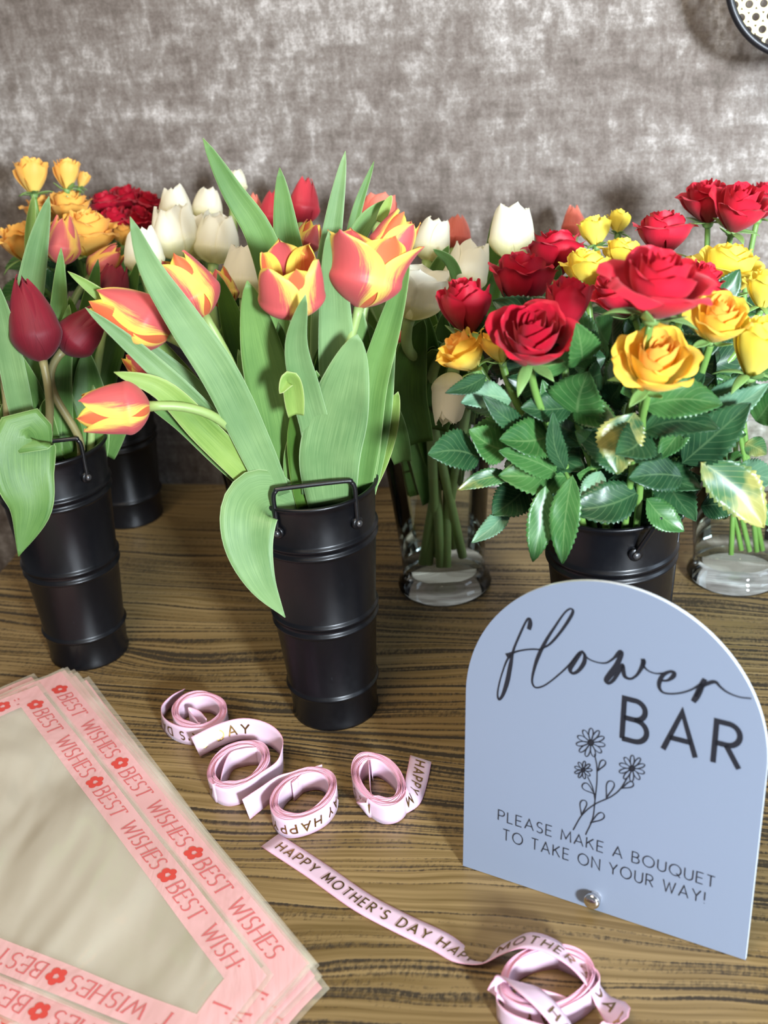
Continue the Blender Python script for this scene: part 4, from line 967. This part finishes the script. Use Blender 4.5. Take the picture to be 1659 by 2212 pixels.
for i, (x, y, Y, ax, D, ms, op, lab) in enumerate((
    (1004, 660, .86, (-.14, .95, .28), 118, RED, .35, 'dark red rose furthest left in the rose bucket'),
    (1128, 604, .87, (.0, .95, .3), 128, RED, .5, 'dark red rose behind the big spiral one, green sepal in front'),
    (1200, 545, .92, (.0, 1, .1), 130, RED, .7, 'dark wilted red rose at the back left of the rose bucket'),
    (1226, 655, .80, (.08, .95, .28), 112, RED, .2, 'half closed crimson rose bud right of the big spiral one'),
    (1148, 728, .765, (-.06, .62, .78), 172, RED, .8, 'big crimson rose facing forward with its spiral showing, front left'),
    (1425, 612, .72, (.10, .80, .52), 196, BR, 1.0, 'largest bright red rose in the middle of the rose bucket'),
    (1338, 628, .85, (-.5, .72, .3), 116, BR, .6, 'red rose half hidden behind the left of the largest rose'),
    (1520, 606, .83, (.45, .7, .4), 104, BR, .9, 'red rose showing its open edge right of the largest rose'),
    (1432, 500, 1.02, (0, 1, .2), 122, BR, .8, 'flat red rose at the back above the largest rose'),
    (1415, 782, .725, (.0, .62, .76), 172, AM, .75, 'amber and yellow rose lowest in front with a tight orange heart'),
    (1552, 688, .765, (.05, .66, .72), 136, AM, .7, 'amber rose right of the largest red rose'),
    (1636, 745, .78, (.1, .85, .4), 128, YE, .3, 'pale yellow rose bud at the right edge beside the amber roses'),
    (1652, 622, .86, (.1, .9, .3), 84, YE, .5, 'small yellow rose at the right edge above the pale bud'),
    (1572, 580, .92, (.1, .9, .35), 150, YE, .9, 'bright yellow open rose behind the amber rose'),
    (1266, 578, .88, (-.1, .95, .2), 92, YE, .6, 'yellow rose between the dark red rose and its neighbours'),
    (1345, 545, .93, (.1, .95, .2), 88, YE, .8, 'yellow rose behind the left side of the largest red rose'),
    (1000, 758, .84, (-.45, .6, .3), 112, AM, .7, 'amber rose low at left with faded green sepals'),
    (1076, 742, .83, (-.2, .8, .2), 78, AM, .4, 'little amber rose squeezed behind the big spiral red rose'))):
    RR.append(rose(x, y, Y, ax, D, *ms, lab, HR, seed=200 + i * 3, op=op, nleaf=3))
for i, (x, y, Y, ax, D, ms, op, lab) in enumerate((
    (1528, 432, 1.10, (-.1, .9, .35), 116, BR, .8, 'red rose high at the right against the wall, left of a pair'),
    (1597, 448, 1.06, (.12, .78, .6), 110, BR, .6, 'red rose high at the right with its spiral showing, right of a pair'),
    (1648, 432, 1.14, (.2, .9, .2), 80, RED, .5, 'dark red rose cut by the right edge behind the high pair'),
    (1284, 498, 1.08, (-.1, 1, 0), 68, YE, .5, 'small yellow rose against the wall beside the salmon tulip'),
    (1336, 478, 1.12, (.1, 1, 0), 50, YE, .3, 'tiny yellow rose bud behind the dark leaf at back'))):
    RR.append(rose(x, y, Y, ax, D, *ms, lab, HV2, seed=300 + i * 3, op=op, far=i > 1, nleaf=4))
OR = ('r_orange', 'r_orange')
for i, (x, y, Y, ax, D, ms, op, lab) in enumerate((
    (68, 378, 1.24, (-.1, 1, .1), 76, OR, .3, 'pale orange rose highest at far left'),
    (144, 374, 1.25, (.0, 1, .1), 62, OR, .2, 'pale orange rose bud right beside the highest one at left'),
    (178, 388, 1.27, (.3, .9, 0), 34, OR, .1, 'tiny pale orange bud at the end of the far left roses'),
    (148, 444, 1.25, (.05, .9, .4), 92, OR, .8, 'orange rose below the high pale ones at left'),
    (186, 500, 1.18, (.08, .9, .4), 126, OR, .8, 'largest orange rose at left behind the rose pink tulip'),
    (44, 520, 1.18, (-.2, .9, .3), 100, OR, .7, 'orange rose at the left edge behind the tall leaf'),
    (90, 455, 1.28, (-.1, .9, .3), 70, OR, .6, 'orange rose half hidden by the tall leaf tips at left'),
    (268, 506, 1.24, (.1, .9, .2), 50, OR, .5, 'small orange rose peeking out under the red roses'),
    (226, 440, 1.29, (-.2, .9, .3), 72, RED, .9, 'dark red rose at left of the far red group'),
    (272, 430, 1.30, (.0, .9, .4), 80, RED, .9, 'dark red rose at top of the far red group'),
    (318, 440, 1.29, (.2, .9, .3), 68, RED, .9, 'dark red rose at right of the far red group'),
    (248, 474, 1.25, (-.1, .85, .5), 72, RED, .9, 'dark red rose at lower left of the far red group'),
    (300, 474, 1.25, (.1, .85, .5), 74, RED, .9, 'dark red rose at lower right of the far red group'))):
    RR.append(rose(x, y, Y, ax, D, *ms, lab, HB, seed=340 + i * 3, op=op, far=True, nleaf=4))

q5 = lambda x, y: (900 + x * 759 / 1659, 760 + y * 560 / 1224)
LEAVES = [(300, 500, 72, 478, 200, .80, .78, 'rleaf'), (440, 470, 262, 370, 190, .80, .79, 'rleaf_mid'), (450, 230, 222, 235, 140, .80, .79, 'rleaf_light'), (330, 110, 148, 185, 86, .80, .78, 'rleaf'),
 (520, 370, 328, 212, 110, .79, .78, 'rleaf'), (670, 575, 415, 470, 150, .79, .765, 'rleaf_mid'), (460, 585, 205, 645, 90, .80, .79, 'rleaf_var'), (520, 640, 365, 760, 190, .82, .80, 'rleaf'), (440, 730, 265, 890, 96, .81, .79, 'rleaf_light'),
 (610, 630, 555, 985, 140, .775, .755, 'rleaf_mid'), (735, 580, 682, 995, 150, .765, .745, 'rleaf_mid'), (870, 560, 790, 745, 120, .78, .765, 'rleaf_light'), (640, 320, 600, 140, 90, .79, .79, 'rleaf_mid'),
 (760, 350, 800, 110, 300, .785, .775, 'rleaf_mid'), (705, 560, 655, 300, 100, .775, .765, 'rleaf'), (1030, 285, 948, 570, 220, .745, .73, 'rleaf_var'), (1290, 300, 1140, 500, 130, .775, .765, 'rleaf_mid'),
 (1250, 530, 1560, 255, 220, .765, .75, 'rleaf'), (1340, 520, 1640, 825, 230, .755, .735, 'rleaf_var'), (1260, 590, 1020, 590, 190, .765, .75, 'rleaf'), (1085, 690, 1262, 840, 140, .77, .755, 'rleaf_mid'), (1340, 730, 1510, 740, 150, .80, .79, 'rleaf'),
 (1370, 210, 1590, 85, 90, .79, .78, 'rleaf_light'), (1345, 290, 1650, 150, 130, .775, .765, 'rleaf_light'), (1600, 330, 1680, 200, 160, .78, .77, 'rleaf_mid'), (1550, 430, 1650, 480, 110, .79, .78, 'rleaf_var'), (1120, 260, 1345, 230, 110, .80, .79, 'rleaf'),
 (470, 400, 575, 490, 90, .79, .78, 'rleaf_mid'), (1250, 650, 1340, 600, 130, .79, .78, 'rleaf'), (1180, 420, 1080, 640, 120, .80, .78, 'rleaf'), (840, 450, 760, 380, 110, .78, .77, 'rleaf_mid'), (960, 480, 880, 640, 110, .80, .79, 'rleaf'),
 (620, 500, 700, 420, 100, .80, .79, 'rleaf'), (840, 600, 700, 700, 120, .80, .79, 'rleaf_mid'), (1450, 620, 1640, 640, 140, .81, .80, 'rleaf_mid'), (1500, 560, 1700, 600, 150, .80, .78, 'rleaf_light'), (1600, 720, 1680, 820, 100, .80, .79, 'rleaf_mid')]
main = RR[:18]
for i, (bx, by, tx, ty, w, Y0, Y1, m) in enumerate(LEAVES):
    b, t = at(*q5(bx, by), Y0), at(*q5(tx, ty), Y1); mid = (b + t) / 2
    par = min(main, key=lambda r: (r['leaf_load'] if 'leaf_load' in r else 0) * .03 + abs((r.children[0].matrix_world.translation if False else r.location).x - mid.x))
    serrated(par, b, t, w * .4575 * scale_at(mid), M[m], droop=.15, seed=i, fold=.22, face=(CAM - mid).normalized() + Vector((0, 0, .35)) + Vector((math.sin(i * 2.3) * .3, 0, 0)))
    par['leaf_load'] = (par['leaf_load'] if 'leaf_load' in par else 0) + 1
for r in RR:
    if 'leaf_load' in r: del r['leaf_load']
for i in range(110):                    # the dark undergrowth between the rose stems
    rn = random.Random(900 + i); an = rn.uniform(0, 2 * PI); z = BH + rn.uniform(.0, .135); rr = rn.uniform(.0, .035 + .35 * (z - BH))
    b = Vector((RBK.x + rr * math.cos(an), RBK.y + .012 + rr * math.sin(an), z)); d = Vector((math.cos(an) + rn.uniform(-.5, .5), math.sin(an) * .8, rn.uniform(-.1, .8))).normalized(); L = rn.uniform(.03, .045)
    serrated(main[i % 18], b, b + d * L, L * .62, M[rn.choice(('rleaf', 'rleaf', 'rleaf_mid'))], droop=rn.uniform(0, .5), face=Vector((rn.uniform(-.5, .5), -1, rn.uniform(.1, .8))), seed=i)
def undergrowth(owners, hold, n, sd, z0, z1, r0, r1, mats):
    for i in range(n):                  # blades of the tulips massed in a vase
        rn = random.Random(sd + i); an = rn.uniform(0, 2 * PI); rr = rn.uniform(0, r0); b = Vector((hold.c.x + rr * math.cos(an), hold.c.y + rr * math.sin(an), z0 + rn.uniform(0, .05)))
        an += rn.uniform(-.5, .5); rt = rn.uniform(.2, 1) * r1; e = Vector((hold.c.x + rt * math.cos(an), hold.c.y + rt * math.sin(an), z1 + rn.uniform(-.05, .04)))
        m = b.lerp(e, .5); m.x = b.x + (e.x - b.x) * .3; m.y = b.y + (e.y - b.y) * .3
        blade(owners[i % len(owners)], [b, m, e], rn.uniform(.016, .03), M[rn.choice(mats)], fold=.3, twist=rn.uniform(-.8, .8), wave=.1, seed=sd + i)
whites1 = [o for o in COL.objects if o.parent is None and 'label' in o and 'cream tulip' in o['label'] and (o.location - HV1.c).length < .09]
whites3 = [o for o in COL.objects if o.parent is None and 'label' in o and 'cream tulip' in o['label'] and (o.location - HV3.c).length < .09]
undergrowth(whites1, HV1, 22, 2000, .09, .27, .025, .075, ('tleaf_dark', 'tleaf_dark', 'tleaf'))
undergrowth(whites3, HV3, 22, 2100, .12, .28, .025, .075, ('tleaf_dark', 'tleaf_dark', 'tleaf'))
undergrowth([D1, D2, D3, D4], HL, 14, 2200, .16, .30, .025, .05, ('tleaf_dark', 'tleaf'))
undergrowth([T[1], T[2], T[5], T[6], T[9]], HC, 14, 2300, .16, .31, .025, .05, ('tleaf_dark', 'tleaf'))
for i in range(26):                     # rose foliage pushed down into the right vase
    rn = random.Random(3000 + i); an = rn.uniform(0, 2 * PI); z = rn.uniform(.07, .24); rr = rn.uniform(.005, .028)
    b = Vector((HV2.c.x + rr * math.cos(an), HV2.c.y + rr * math.sin(an), z)); d = Vector((math.cos(an), math.sin(an), rn.uniform(.1, 1.2))).normalized(); L = rn.uniform(.022, .032) if z < .19 else .045
    serrated(RR[18 + i % 5], b, b + d * L, L * .6, M[rn.choice(('rleaf', 'rleaf_mid'))], droop=.2, face=Vector((rn.uniform(-.5, .5), -1, rn.uniform(.1, .8))), seed=i)
